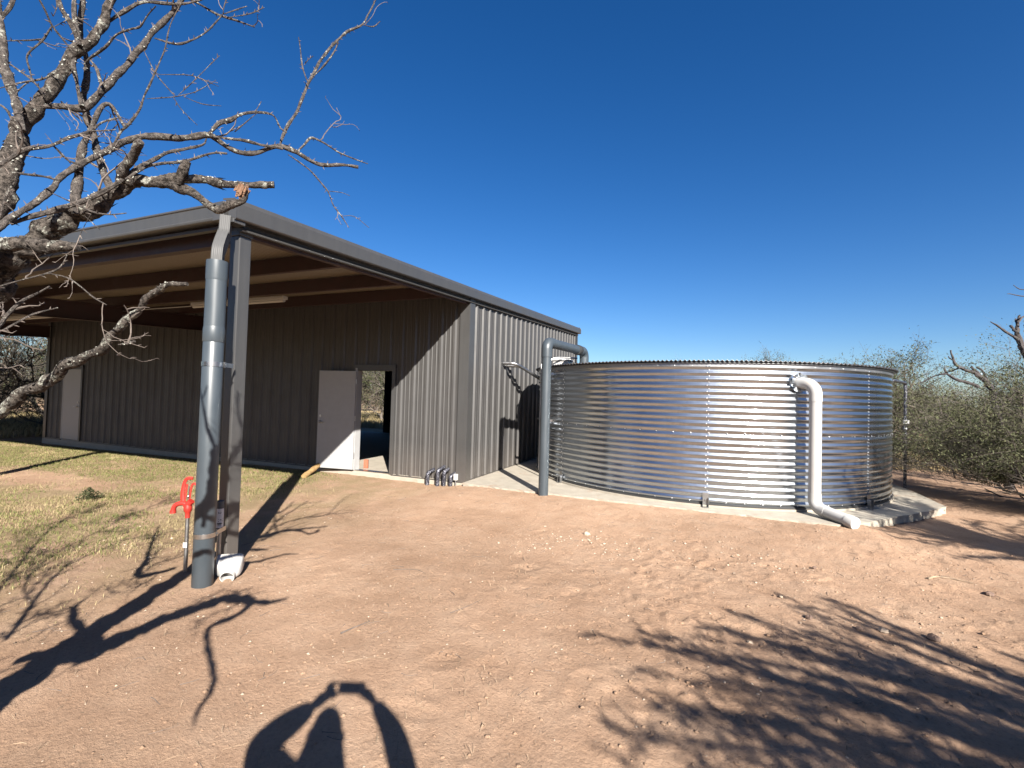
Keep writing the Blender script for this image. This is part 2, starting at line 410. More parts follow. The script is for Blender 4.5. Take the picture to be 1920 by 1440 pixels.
# corner trims and base
mb = MB(); mb.box(-.17, .041, -.043, -.036, -.03, zt(0) - .12); mb.box(.036, .043, -.036, .17, -.03, zt(0) - .12)
mb.box(-.17, -.165, -.036, -.001, -.03, zt(0) - .12); mb.box(.001, .036, .165, .17, -.03, zt(0) - .12)
mb.obj('corner_trim', MT['trim'], shed)
mb = MB(); mb.box(-LW - .04, -LW + .1, -.041, -.035, -.02, zt(0) - .12); mb.box(-LW - .045, -LW - .04, -.041, .12, -.02, zt(0) - .12)
mb.obj('corner_trim', MT['trim'], shed)
mb = MB(); mb.box(.034, .041, D0 - .14, D0 + .03, -.02, zt(D0) - .16); mb.obj('corner_trim', MT['trim'], shed)
for a, b in [(.17, 1.664), (2.664, 12.74), (13.72, LW - .1)]:
    MB().box(-b, -a, -.040, .0, -.034, -.011).obj('base_trim', MT['trim'], shed)
MB().box(-.0, .038, .17, D0 - .14, -.004, .014).obj('base_trim', MT['trim'], shed)
# slab
mb = MB(); mb.box(-LW - .06, -.002, -.045, D0 + .05, -.6, -.036)
sl = mb.obj('foundation', MT['concrete'], shed); bevel(sl, .01)
MB().box(-LW - .02, -.05, -.02, D0 + .02, -.036, -.006).obj('floor_slab', MT['concrete'], shed)
# inside lining of side wall + girts (dark interior)
for z in (1.1, 2.3):
    MB().box(-.07, -.005, .2, D0 - .1, z, z + .2).obj('girt', MT['red'], shed)
    MB().box(-12.6, -2.8, .01, .2, z, z + .06).obj('girt', MT['red'], shed)

def door_set(a, b, head, angle, open_=True):
    # frame: two jambs and a head, real depth
    w = .055
    for x0, x1, mt_ in ((-b, -b + w, 'white'), (-a - w, -a, 'trim')):
        bevel(MB().box(x0, x1, -.045, .12, -.006, head).obj('door_frame', MT[mt_], shed), .002, 1)
    bevel(MB().box(-b + w, -a - w, -.045, .12, head - w, head).obj('door_frame', MT['trim'], shed), .002, 1)
    MB().box(-b - .03, -a + .03, -.052, -.046, head, head + .07).obj('head_trim', MT['trim'], shed)
    MB().box(-a, -a + .03, -.050, -.0, -.03, head).obj('jamb_trim', MT['trim'], shed)
    MB().box(-b - .03, -b, -.050, -.0, -.03, head).obj('jamb_trim', MT['trim'], shed)
    # panel
    W = b - a - 2 * w - .006; T = .044; h = head - w - .012
    d = bpy.data.objects.new('door', MB().box(0, W, -T / 2, T / 2, .008, h).mesh('door', False, MT['white'])); COL.objects.link(d); d.parent = shed
    bevel(d, .002, 1)
    d.location = (-b + w - (.012 if open_ else -.003), -.062 if open_ else -.02, 0); d.rotation_euler = (0, 0, math.radians(angle))
    d['label'] = 'light grey steel door swung wide open against the wall' if open_ else 'light grey steel door standing closed at the far left'
    sgn = 1
    for sy in ((-1, 1) if open_ else (-1,)):
        MB().tube([(W - .07, sy * (T / 2), .99), (W - .07, sy * (T / 2 + .012), .99), (W - .07, sy * (T / 2 + .055), .99), (W - .08, sy * (T / 2 + .06), .99), (W - .18, sy * (T / 2 + .06), .985)], [.032, .030, .011, .010, .009], 12).obj('handle', MT['steel'], d, True)
        MB().tube([(W - .07, sy * T / 2, 1.12), (W - .07, sy * (T / 2 + .015), 1.12)], .026, 14).obj('deadbolt', MT['steel'], d, True)
    for z in (.25, 1.03, 1.82):
        m_ = MB().box(-.014, .03, T / 2 + .001 if not open_ else -T / 2 - .003, T / 2 + .004 if not open_ else -T / 2 - .001, z, z + .11); m_.tube([(-.008, -.0, z), (-.008, 0, z + .11)], .011, 8)
        m_.obj('hinge', MT['steel'], d)
    MB().box(.0, W, -.004, .004, .0, .008).obj('door_sweep', MT['dark'], d)
door_set(*DOORS[0], 188.3)
door_set(*DOORS[1], 0, False)
MB().box(-2.609, -1.72, -.03, .10, -.0055, .004).obj('threshold', MT['steel'], shed)

# roof sheets, ribs run up the slope
npan = int((abs(XL)) / PW) + 1
pts = []; Nw = 14; sub = 6
xs = np.linspace(0, PW, Nw * sub + 1)
zz = .009 * np.clip(1.6 * np.cos(xs / PW * Nw * 2 * np.pi), -1, 1)
V = []; 
for yy in (-P0 - .05, D0 + .12):
    for x, z in zip(xs, zz): V.append((-x, yy, zt(yy) - .07 + z))
n_ = len(xs); F = [(i, i + 1, n_ + i + 1, n_ + i) for i in range(n_ - 1)]
rme = MB().add(V, F).mesh('roof_panel', False, MT['tan'])
for k in range(npan):
    o = link('roof_panel', rme, None, shed); o.location = (.03 - k * PW, 0, 0)
    if k == 0: pass
# purlins (C sections), rafters, eave strut
def cee(x0, x1, y, zb, zt_, mat, name='purlin', t=.006, fl=.06):
    mb = MB(); mb.box(x0, x1, y, y + t, zb, zt_); mb.box(x0, x1, y + t, y + fl, zb, zb + t); mb.box(x0, x1, y + t, y + fl, zt_ - t, zt_)
    mb.box(x0, x1, y + fl - t, y + fl, zb + t, zb + .025); return mb.obj(name, mat, shed)
for y in (-3.38, -2.1, -.85, .45, 1.7, 3.0, 4.3, 5.6, 6.9):
    top = zt(y) - .086
    cee(XL + .2, -.09, y, top - .20, top, MT['red'])
cee(XL + .1, -.16, -P0 + .10, zt(-P0) - .33, zt(-P0) - .09, MT['red'], 'eave_strut', fl=.09)
# rake beam
def slope_beam(x0, x1, y0, y1, dz0, dz1, name, mat):
    V = [(x, y, zt(y) + dz) for x in (x0, x1) for y in (y0, y1) for dz in (dz0, dz1)]
    return MB().add(V, [(0, 1, 3, 2), (4, 6, 7, 5), (0, 4, 5, 1), (2, 3, 7, 6), (0, 2, 6, 4), (1, 5, 7, 3)]).obj(name, mat, shed)
slope_beam(-.085, -.010, -P0 + .1, -.06, -.30, -.088, 'rake_beam', MT['red'])
for x in (-7.3, -14.55, -21.9):
    slope_beam(x - .004, x + .004, -P0 + .1, -.06, -.62, -.29, 'rafter', MT['red'])
    slope_beam(x - .075, x + .075, -P0 + .1, -.06, -.63, -.621, 'rafter_flange', MT['red'])
    slope_beam(x - .075, x + .075, -P0 + .1, -.06, -.289, -.28, 'rafter_flange', MT['red'])
    bevel(MB().box(x - .09, x + .09, -P0, -P0 + .18, -.35, 3.1).obj('column', MT['trim'], shed), .006)
# the breezeway columns far left
for y in (0.0, D0 - .1):
    MB().box(-21.99, -21.8, y, y + .18, -.4, 3.3).obj('column', MT['trim'], shed)
# corner column
cz = gz(-.07, -4.75) - .1
col = MB().box(-.135, 0, -P0, -P0 + .13, cz, zt(-P0) - .30).obj('column', MT['trim'], shed); bevel(col, .008)
bevel(MB().box(-.143, .008, -P0 - .008, -P0 + .14, zt(-P0) - .30, zt(-P0) - .22).obj('column_cap', MT['trim'], shed), .004)

# gutter along the porch eave and rake trim: closed profiles extruded
def extrude(prof, p0, p1, du, name, mat, shear=True, parent=shed):
    """prof: list (u, z) ; du: outward unit vector ; p0,p1 world end points of the reference line"""
    mb = MB(); n = len(prof); V = []
    for p in (p0, p1):
        for u, z in prof: V.append((p[0] + du[0] * u, p[1] + du[1] * u, p[2] + z))
    F = [(i, (i + 1) % n, n + (i + 1) % n, n + i) for i in range(n)] + [tuple(range(n)), tuple(range(2 * n - 1, n - 1, -1))]
    o = mb.add(V, F).obj(name, mat, parent); return o
gp = [(0, -.035), (.02, -.03), (.125, -.035), (.130, -.055), (.118, -.062), (.108, -.165), (.118, -.178), (.112, -.198), (.095, -.205), (.02, -.205), (0, -.20)]
gut = extrude(gp, (-.17, -P0 - .02, zt(-P0) + .02), (XL, -P0 - .02, zt(-P0) + .02), (0, -1), 'gutter', MT['trim']); bevel(gut, .003)
lip = extrude([(0, -.213), (.05, -.213), (.054, -.245), (0, -.245)], (-.15, -P0, zt(-P0) + .01), (XL, -P0, zt(-P0) + .01), (0, -1), 'eave_flashing', MT['trim'])
drip = extrude([(0, .002), (.10, -.012), (.112, -.028), (.104, -.029), (.098, -.018), (0, -.010)], (.05, -P0 - .02, zt(-P0)), (XL, -P0 - .02, zt(-P0)), (0, -1), 'drip_edge', MT['trim'])
rp_ = [(-.06, .020), (.095, .004), (.125, -.045), (.125, -.185), (.112, -.197), (.035, -.197), (.035, -.19), (.02, -.19), (.02, -.01), (-.06, .008)]
e0 = (0, -P0 - .14, zt(-P0 - .14)); e1 = (0, D0 + .14, zt(D0 + .14))
rk = extrude(rp_, e0, e1, (1, 0), 'rake_trim', MT['trim']); bevel(rk, .003)
rl = extrude([(.005, -.235), (.045, -.235), (.062, -.262), (.058, -.272), (.005, -.272)], (0, -P0 - .02, zt(-P0 - .02)), (0, D0 + .02, zt(D0 + .02)), (1, 0), 'rake_flashing', MT['trim'])
rs_ = extrude([(.0, -.19), (.03, -.19), (.03, -.236), (.0, -.236)], (0, -P0, zt(-P0)), (0, D0, zt(D0)), (1, 0), 'rake_recess_shade', MT['dark'])  # back of the rake recess coloured black, its shade put into the colour
# box end cap at the corner where gutter and rake meet
bevel(MB().box(-.17, -.02, -P0 - .165, -P0 - .002, zt(-P0) - .20, zt(-P0) - .022).obj('corner_box', MT['trim'], shed), .006)
bevel(MB().box(-.02, .10, -P0 - .150, -P0 - .02, zt(-P0) - .235, zt(-P0) - .195).obj('corner_box', MT['trim'], shed), .006)
# rear ridge flashing
extrude([(0, -.2), (.12, -.2), (.12, 0), (0, 0.02)], (.1, D0, zt(D0)), (XL, D0, zt(D0)), (0, 1), 'back_gutter', MT['trim'])

# downspout: flattened fluted square tube, kicked outwards and down into the pvc pipe
PX, PY = .11, -5.135
dpath = catmull([(-.0, -4.985, 3.27), (-.0, -4.99, 3.14), (-.0, -5.00, 3.09), (.07, -5.085, 2.95), (.088, -5.112, 2.87), (.09, -5.115, 2.70)], .01)
def rect_tube(path, w, h, flutes=4, mat=None, name='downspout', parent=None, face=(0, -1, 0)):
    P = np.array(path)[:, :3]; T = np.gradient(P, axis=0); T /= np.linalg.norm(T, axis=1)[:, None]
    sec = []
    for (a, b) in (((-w, -h), (w, -h)), ((w, -h), (w, h)), ((w, h), (-w, h)), ((-w, h), (-w, -h))):
        for t in np.linspace(0, 1, flutes * 4, endpoint=False):
            inset = .0045 * (math.sin(t * flutes * 2 * math.pi) > 0) if .08 < t < .92 else 0
            x = a[0] + (b[0] - a[0]) * t; y = a[1] + (b[1] - a[1]) * t
            nx_, ny_ = (b[1] - a[1]), -(b[0] - a[0]); l = math.hypot(nx_, ny_); sec.append((x - nx_ / l * inset, y - ny_ / l * inset))
    sec = np.array(sec); ref = np.array(face, float); V = []; ns = len(sec)
    for i in range(len(P)):
        s_ = np.cross(T[i], ref); s_ /= np.linalg.norm(s_); t_ = np.cross(s_, T[i])
        V.append(P[i] + sec[:, :1] * s_ + sec[:, 1:] * t_)
    V = np.concatenate(V); F = [(i * ns + j, i * ns + (j + 1) % ns, (i + 1) * ns + (j + 1) % ns, (i + 1) * ns + j) for i in range(len(P) - 1) for j in range(ns)]
    return MB().add(V, F).obj(name, mat, parent, True)
rect_tube(dpath, .060, .044, 3, MT['gutter'], 'downspout', shed, (-.7, -.7, 0))
# conduit under the porch and at the strip lamps
MB().tube(catmull([(-9.7, -1.93, 3.22), (-8.6, -1.95, 3.23), (-8.3, -1.95, 3.18), (-7.9, -1.95, 3.18), (-7.5, -1.95, 3.235), (-5.1, -1.95, 3.24)], .05), .012, 6).obj('conduit', MT['galv2'], shed, True)
for i, (x0, lab) in enumerate([(-5.06, 'long white strip lamp under the porch roof, right behind the corner column'), (-12.3, 'white strip lamp at the far left under the porch roof')]):
    t = thing('strip_lamp', lab, 'lamp', (x0 + 1.22, -1.95, 3.25), 'strip lamps under the porch roof')
    bevel(MB().box(-1.22, 1.22, -.055, .055, -.01, .05).obj('housing', MT['lampw'], t), .008)
    mm = MB(); mm.tube([(-1.19, 0, -.022), (1.19, 0, -.022)], .034, 12); mm.obj('lens', MT['lampw'], t, True)
    MB().box(-.9, -.88, -.01, .01, .05, .16).obj('bracket', MT['galv2'], t); MB().box(.88, .9, -.01, .01, .05, .16).obj('bracket', MT['galv2'], t)

# brick holding the door, wooden post lying by the wall
b = bevel(MB().box(-.045, .045, -.03, .03, 0, .19).obj('brick', MT['brick'], None), .004); b.location = (-2.575, .30, -.006); b.rotation_euler = (0, 0, .3)
b['label'] = 'red brick standing on end just inside the open doorway'; b['category'] = 'brick'
lg = MB(); pl_ = catmull([(-3.20, -.82, -.085), (-3.34, -.46, -.01), (-3.47, -.10, .075)], .08); lg.tube(pl_, [.055 + .006 * math.sin(i * 1.7) for i in range(len(pl_))], 12)
o = lg.obj('wooden_post', MT['log'], None, True); pass
o['label'] = 'short yellowish wooden post lying against the shed below the open door'; o['category'] = 'post'

# ------------------------------------------------------------------ concrete pad
pad_pts = [(.045, -.16), (.9, -.25), (3.0, -.28), (5.95, -.27), (6.33, .05), (6.9, .72), (7.5, 1.42), (8.02, 2.1), (8.06, 3.6), (7.98, 5.2), (6.4, 7.1), (4.0, 7.6), (.045, 7.5)]
bm_pts = []
rs = np.random.default_rng(11)
for i, a in enumerate(pad_pts):
    b = pad_pts[(i + 1) % len(pad_pts)]; L_ = math.hypot(b[0] - a[0], b[1] - a[1]); n = max(1, int(L_ / .08))
    rough_edge = i in (4, 5, 6)
    for t in range(n):
        x = a[0] + (b[0] - a[0]) * t / n; y = a[1] + (b[1] - a[1]) * t / n
        k = .010 if rough_edge else .004
        bm_pts.append((x + rs.normal() * k, y + rs.normal() * k))
n = len(bm_pts)
V = [(x, y, 0) for x, y in bm_pts] + [(x + rs.normal() * .006, y + rs.normal() * .006, -.05) for x, y in bm_pts] + [(x + rs.normal() * .008, y + rs.normal() * .008, -.45) for x, y in bm_pts]
F = [tuple(range(n))] + [(i, i + n, (i + 1) % n + n, (i + 1) % n) for i in range(n)] + [(i + n, i + 2 * n, (i + 1) % n + 2 * n, (i + 1) % n + n) for i in range(n)]
link('concrete_pad', MB().add(V, F).mesh('concrete_pad', False, MT['concrete']), kind='structure')

# ------------------------------------------------------------------ corrugated tank
tank = thing('water_tank', 'round galvanised water tank of corrugated steel sheets on a concrete pad', 'tank', (TX, TY, 0))
NC = 22; PIT = TH / NC; amp = .0075; SEG = 30
rows = 11 * 14 + 1
zz = np.linspace(0, TH / 2, rows)
prof = amp * np.clip(1.18 * np.sin(zz / PIT * 2 * np.pi - np.pi / 2), -1, 1)
def tank_sheet_mesh(extra):
    V = []; dth = math.radians(45) / SEG; ks = np.arange(SEG + 2)
    for k in ks:
        a = k * dth if k <= SEG else SEG * dth + .05 / TR
        rr = TR + prof + (extra if k >= SEG else 0.0)
        V.append(np.stack([rr * math.cos(a), rr * math.sin(a), zz], 1))
    V = np.concatenate(V); m = len(ks); i, j = np.meshgrid(np.arange(m - 1), np.arange(rows - 1), indexing='ij'); a = (i * rows + j).ravel()
    return fast_mesh('wall_sheet', V, np.stack([a, a + rows, a + rows + 1, a + 1], 1), MT['galv'], True)
sm = tank_sheet_mesh(.0025)
S0 = -86.28
for ring in range(2):
    for k in range(8):
        o = link('wall_sheet', sm, None, tank); o.rotation_euler = (0, 0, math.radians(S0 + 45.4 + 45 * k)); o.location = (0, 0, TZ0 + ring * TH / 2)
        o.scale = (1 + ring * .0006, 1 + ring * .0006, 1)
# bolts
def dome_v(c, nrm, r):
    nrm = np.array(nrm, float); a = np.cross(nrm, (0, 0, 1.)); a /= np.linalg.norm(a); b = np.cross(nrm, a); V = []
    for rr, h in ((1, 0), (.9, .45), (.45, .75)):
        for t in np.arange(6) * math.pi / 3: V.append(c + r * rr * (math.cos(t) * a + math.sin(t) * b) + nrm * r * h)
    V.append(c + nrm * r * .85)
    F = [(i, (i + 1) % 6, 6 + (i + 1) % 6, 6 + i) for i in range(6)] + [(6 + i, 6 + (i + 1) % 6, 12 + (i + 1) % 6, 12 + i) for i in range(6)] + [(12 + i, 12 + (i + 1) % 6, 18) for i in range(6)]
    return V, F
mb = MB()
for k in range(8):
    a0 = math.radians(S0 + .4 + 45 * k)
    for row, off in enumerate((.008, .036)):
        for i in range(NC):
            z = TZ0 + (i + (.5 if row == 0 else 1.0)) * PIT - (.0 if row == 0 else .0)
            if z > TZ0 + TH - .02: continue
            rr = TR + (amp if row == 0 else amp) * (1 if row == 0 else -.6) + .004; a = a0 + off / TR
            n_ = (math.cos(a), math.sin(a), 0); mb.add(*dome_v(np.array([n_[0] * rr, n_[1] * rr, z]), n_, .0095))
for zc in (TZ0 + TH / 2, TZ0 + .035, TZ0 + TH - .035):
    for i in range(84):
        a = 2 * math.pi * i / 84 + .01; n_ = (math.cos(a), math.sin(a), 0); rr = TR + amp + .001
        mb.add(*dome_v(np.array([n_[0] * rr, n_[1] * rr, zc]), n_, .0095))
mb.obj('bolts', MT['steel'], tank, True, kind='stuff')
# ring lap lip between the two rings, base seal, top angle
def ring(r0, r1, z0, z1, n=160):
    V = []; th = np.linspace(0, 2 * np.pi, n, endpoint=False)
    for r_, z in ((r0, z0), (r1, z0), (r1, z1), (r0, z1)): V.append(np.stack([r_ * np.cos(th), r_ * np.sin(th), np.full(n, z)], 1))
    V = np.concatenate(V); F = [(a * n + i, a * n + (i + 1) % n, ((a + 1) % 4) * n + (i + 1) % n, ((a + 1) % 4) * n + i) for a in range(4) for i in range(n)]
    return MB().add(V, F)
ring(TR - .02, TR + .035, .001, .032).obj('grout_ring', MT['concrete'], tank)
ring(TR - .01, TR + .014, .033, TZ0 + .010).obj('base_seal', MT['dark'], tank)
ring(TR + .004, TR + .012, TZ0 + TH - .052, TZ0 + TH + .004).obj('top_angle', MT['galv2'], tank)
ring(TR + .004, TR + .045, TZ0 + TH + .004, TZ0 + TH + .009).obj('top_angle', MT['galv2'], tank)
# foot brackets at the seams
for k in range(8):
    a = math.radians(S0 + .6 + 45 * k)
    m_ = MB(); m_.box(.012, .020, -.045, .045, -.03, .17); m_.box(.012, .10, -.045, .045, -.046, -.038); m_.box(.020, .07, -.045, -.040, -.037, .10); m_.box(.02, .07, .04, .045, -.037, .10)
    m_.tube([(.02, 0, .06), (.035, 0, .06)], .014, 6)
    o = m_.obj('anchor_bracket', MT['galv2'], tank); o.location = (TR * math.cos(a), TR * math.sin(a), TZ0); o.rotation_euler = (0, 0, a)
# roof of parallel corrugated sheets cut to the circle
RR = TR + .085; zr = TZ0 + TH + .040; wv = .0685; SW = .76
x = -RR
while x < RR - .01:
    x1 = min(x + SW, RR - .001); xs = np.arange(x, x1 + 1e-6, wv / 8); V = []; 
    if xs[-1] < x1 - 1e-4: xs = np.append(xs, x1)
    NY = 10
    for xx in xs:
        h = math.sqrt(max(0, RR * RR - xx * xx)); zc = .0125 * math.cos(2 * math.pi * xx / wv)
        for q in range(NY + 1):
            yy = -h + 2 * h * q / NY; V.append((xx, yy, zr + zc + .10 * (1 - math.hypot(xx, yy) / RR)))
    F = [(i * (NY + 1) + j, (i + 1) * (NY + 1) + j, (i + 1) * (NY + 1) + j + 1, i * (NY + 1) + j + 1) for i in range(len(xs) - 1) for j in range(NY)]
    o = MB().add(V, F).obj('roof_sheet', MT['galv2'], tank, True); so_ = o.modifiers.new('thickness', 'SOLIDIFY'); so_.thickness = .004
    x += SW
# inspection hatch and vent on the roof
hx = MB().box(1.28 - TX, 1.62 - TX, 1.35 - TY, 1.69 - TY, 2.30, 2.42).obj('roof_hatch', MT['pvcw'], tank); bevel(hx, .02)
hl = MB().box(1.25 - TX, 1.65 - TX, 1.32 - TY, 1.72 - TY, 2.42, 2.445).obj('hatch_lid', MT['pvcw'], tank); bevel(hl, .008)

# ladder on the tank
lad = thing('ladder', 'narrow galvanised ladder fixed to the left side of the water tank', 'ladder', (TX, TY, 0))
aL, aR = math.radians(-143.6), math.radians(-137.2); rl_ = TR + .13
for a in (aL, aR):
    c, s = math.cos(a), math.sin(a)
    pts = [(rl_ * c, rl_ * s, .12), (rl_ * c, rl_ * s, 1.2), (rl_ * c, rl_ * s, 2.22), (rl_ * c, rl_ * s, 2.34), ((rl_ - .06) * c, (rl_ - .06) * s, 2.42), ((rl_ - .2) * c, (rl_ - .2) * s, 2.47), ((rl_ - .65) * c, (rl_ - .65) * s, 2.48)]
    MB().tube(catmull(pts, .06), .016, 8).obj('rail', MT['galv2'], lad, True)
for i in range(8):
    z = .25 + i * .285
    MB().tube([(rl_ * math.cos(aL), rl_ * math.sin(aL), z), (rl_ * math.cos(aR), rl_ * math.sin(aR), z)], .010, 8).obj('rung', MT['galv2'], lad, True)
for z in (1.17, 2.13):
    for a in (aL + .018, aR - .0):
        m_ = MB().box(.012, .145, -.004, .004, -.03, .03); m_.box(.13, .136, -.01, .13, -.05, .05)
        o = m_.obj('bracket', MT['steel'], lad); o.location = (TR * math.cos(a), TR * math.sin(a), z); o.rotation_euler = (0, 0, a)
# two pipes bridging from wall to tank
for i, (y0, z0, y1, lab) in enumerate([(1.66, 2.39, 2.42, 'grey conduit from the shed wall to the tank top, the outer and upper of two'), (1.92, 2.35, 2.62, 'grey conduit from the shed wall to the tank top, the inner and lower of two')]):
    t = MB().tube(catmull([(.02, y0, z0), (.14, y0 + .02, z0), (.26, y0 + .05, z0 - .005), (.36, y0 + .16, z0 - .05), (.52, y0 + .52, z0 - .20), (.60, y1 - .05, z0 - .27), (.66, y1, z0 - .28)], .02), .036, 12)
    o = t.obj('conduit_pipe', MT['galv2'], None, True); o['label'] = lab; o['category'] = 'conduit'; o['group'] = 'conduits between the wall and the tank'

# ------------------------------------------------------------------ standpipe of grey pvc
def pipe_path(pts, r_bend, n=8):
    """straight runs joined by circular bends"""
    P = [np.array(p, float) for p in pts]; out = [P[0]]
    for i in range(1, len(P) - 1):
        a = P[i - 1] - P[i]; b = P[i + 1] - P[i]; a /= np.linalg.norm(a); b /= np.linalg.norm(b)
        ang = math.acos(max(-1, min(1, a @ b))); d = r_bend / math.tan(ang / 2)
        s, e = P[i] + a * d, P[i] + b * d
        c = P[i] + (a + b) / np.linalg.norm(a + b) * (r_bend / math.sin(ang / 2))
        for t in np.linspace(0, 1, n):
            v = (s - c) * (1 - t) + (e - c) * t; v = v / np.linalg.norm(v) * r_bend; out.append(c + v)
    out.append(P[-1]); return out
def socket(c, axis, r, h, mat, parent, name='coupling'):
    c = np.array(c, float); ax = np.array(axis, float); ax /= np.linalg.norm(ax)
    pts = [c - ax * h / 2, c - ax * (h / 2 - .006), c + ax * (h / 2 - .006), c + ax * h / 2]
    return MB().tube(pts, [r - .005, r, r, r - .005], 28).obj(name, mat, parent, True)
SPX, SPY = 1.70, -.33
E2 = np.array([1.95, 1.35, 2.60])
t = thing('standpipe', 'tall grey pvc pipe rising from the pad edge and bending over to the tank roof', 'pipe', (0, 0, 0))
A = np.array([SPX, SPY, -.12]); Bq = np.array([SPX, SPY, 2.60])
path = pipe_path([A, Bq, E2, E2 + np.array([.0, .02, -.32])], .13)
MB().tube([A, Bq - np.array([0, 0, .13])], .084, 28).obj('riser', MT['pvc'], t, True)
dv = (E2 - Bq) / np.linalg.norm(E2 - Bq)
MB().tube([Bq + dv * .13, E2 - dv * .13], .084, 28).obj('crossover', MT['pvc'], t, True)
MB().tube(pipe_path([Bq - np.array([0, 0, .26]), Bq, Bq + dv * .24], .125, 12), .0925, 28).obj('elbow', MT['pvc'], t, True)
MB().tube(pipe_path([E2 - dv * .24, E2, E2 - np.array([0, 0, .30])], .125, 12), .0925, 28).obj('elbow', MT['pvc'], t, True)
socket(E2 - dv * .34, dv, .100, .14, MT['dark'], t, 'rubber_coupling')

# ------------------------------------------------------------------ white overflow pipe
t = thing('overflow_pipe', 'white pvc pipe bending down the tank side to a capped end on the ground', 'pipe', (0, 0, 0))
va = math.radians(-62.2); V0 = np.array([TX + 3.80 * math.cos(va), TY + 3.80 * math.sin(va), 0])
ta = math.radians(-64.0); T0 = np.array([TX + 3.50 * math.cos(ta), TY + 3.50 * math.sin(ta), 1.965])
CAP = np.array([6.155, -.285, .045])
top = V0 + np.array([0, 0, 1.955]); low = V0 + np.array([0, 0, .125])
T0[2] = 1.985
MB().tube(pipe_path([T0, top, top - np.array([0, 0, .26])], .17, 14), .088, 28).obj('elbow', MT['pvcw'], t, True)
MB().tube([V0 + np.array([0, 0, 1.75]), V0 + np.array([0, 0, .28])], .083, 28).obj('riser', MT['pvcw'], t, True)
# front end: runs along the ground towards the cap
du = (CAP - low); du /= np.linalg.norm(du)
MB().tube(pipe_path([low + np.array([0, 0, .20]), low, low + du * .20], .14, 12), .088, 28).obj('elbow', MT['pvcw'], t, True)
MB().tube([low + du * .18, CAP - du * .09], .083, 28).obj('outlet', MT['pvcw'], t, True)
cp = MB().tube([CAP - du * .12, CAP - du * .012, CAP], [.090, .090, .084], 28).obj('end_cap', MT['pvcw'], t, True)
# scratched cross on the cap
s_ = np.cross(du, (0, 0, 1)); s_ /= np.linalg.norm(s_); w_ = np.cross(s_, du)
for sa, l_ in ((-.95, .062), (.55, .03)):
    d_ = math.cos(sa) * s_ + math.sin(sa) * w_
    MB().tube([CAP + du * .001 - d_ * l_, CAP + du * .001 + d_ * l_], .0016, 4).obj('scratch', MT['ink'], cp)
# ragged flashing where it leaves the tank
m_ = MB(); nrm = np.array([math.cos(ta), math.sin(ta), 0]); tg = np.array([-nrm[1], nrm[0], 0]); up = np.array([0, 0, 1.])
cc = np.array([TX, TY, 0]) + nrm * (TR + .02) + up * T0[2]
rs = np.random.default_rng(5)
for i in range(22):
    a = i / 22 * 2 * math.pi; d_ = math.cos(a) * tg + math.sin(a) * up; e_ = -math.sin(a) * tg + math.cos(a) * up
    r0, r1 = .080, .135 + rs.uniform(-.02, .03); lift_ = rs.uniform(.01, .05)
    b0 = cc + d_ * r0 + nrm * .02; b1 = cc + d_ * r1 + nrm * lift_; w = .018 + rs.uniform(0, .012)
    m_.add([b0 - e_ * w, b0 + e_ * w, b1 + e_ * w * 1.3 + nrm * rs.uniform(-.015, .02), b1 - e_ * w * 1.2], [(0, 1, 2, 3)])
m_.obj('flashing', MT['galv'], t)

# thin riser on the right of the tank
t = thing('level_pipe', 'thin mottled grey pipe standing to the right of the tank, joined near its top', 'pipe', (0, 0, 0))
RX, RY = 8.22, 4.50; a = math.radians(-20.5); W0 = np.array([TX + (TR - .02) * math.cos(a), TY + (TR - .02) * math.sin(a), 2.06])
MB().tube(pipe_path([(RX, RY, -.2), (RX, RY, 2.17), (W0[0] + .3, W0[1] + .9, 2.17)], .05), .030, 14).obj('pipe', MT['wrap'], t, True)
for z in (1.18, 1.06): socket((RX, RY, z), (0, 0, 1), .040, .07, MT['galv2'], t)
MB().box(RX - .05, RX + .05, RY - .06, RY - .02, 1.3, 1.38).obj('valve', MT['pvcw'], t)

# ------------------------------------------------------------------ downpipe at the porch corner
t = thing('downpipe', 'thick grey pvc downpipe strapped beside the porch corner column', 'pipe', (PX, PY, 0))
zb = gz(PX, PY) - .05; dxt = -.02; dyt = .02
def pt(z): return np.array([0, 0, z]) + np.array([dxt, dyt, 0]) * (z / 2.8)
def ring_pipe(z0, z1, r, name, inner=None):
    m_ = MB(); zs = [z0, z0 + .006, z1 - .006, z1] if inner is None else [z0, z0 + .006, z1 - .004, z1, z1, z1 - .12]
    R_ = [r - .004, r, r, r - .003] if inner is None else [r - .004, r, r, r - .002, r - .008, r - .008]
    return m_.tube([pt(z) for z in zs], R_, 36, caps=inner is None).obj(name, MT['pvc'], t, True)
ring_pipe(zb, 2.12, .084, 'lower_pipe')
MB().tube([pt(2.06), pt(2.066), pt(2.17), pt(2.20)], [.086, .089, .089, .085], 36, caps=False).obj('bell', MT['pvc'], t, True)
MB().tube([pt(2.19), pt(2.66)], .0845, 36, caps=False).obj('upper_pipe', MT['pvc'], t, True)
MB().tube([pt(2.62), pt(2.64), pt(2.80), pt(2.80), pt(2.66)], [.085, .0885, .0885, .083, .083], 36, caps=False).obj('collar', MT['pvc'], t, True)
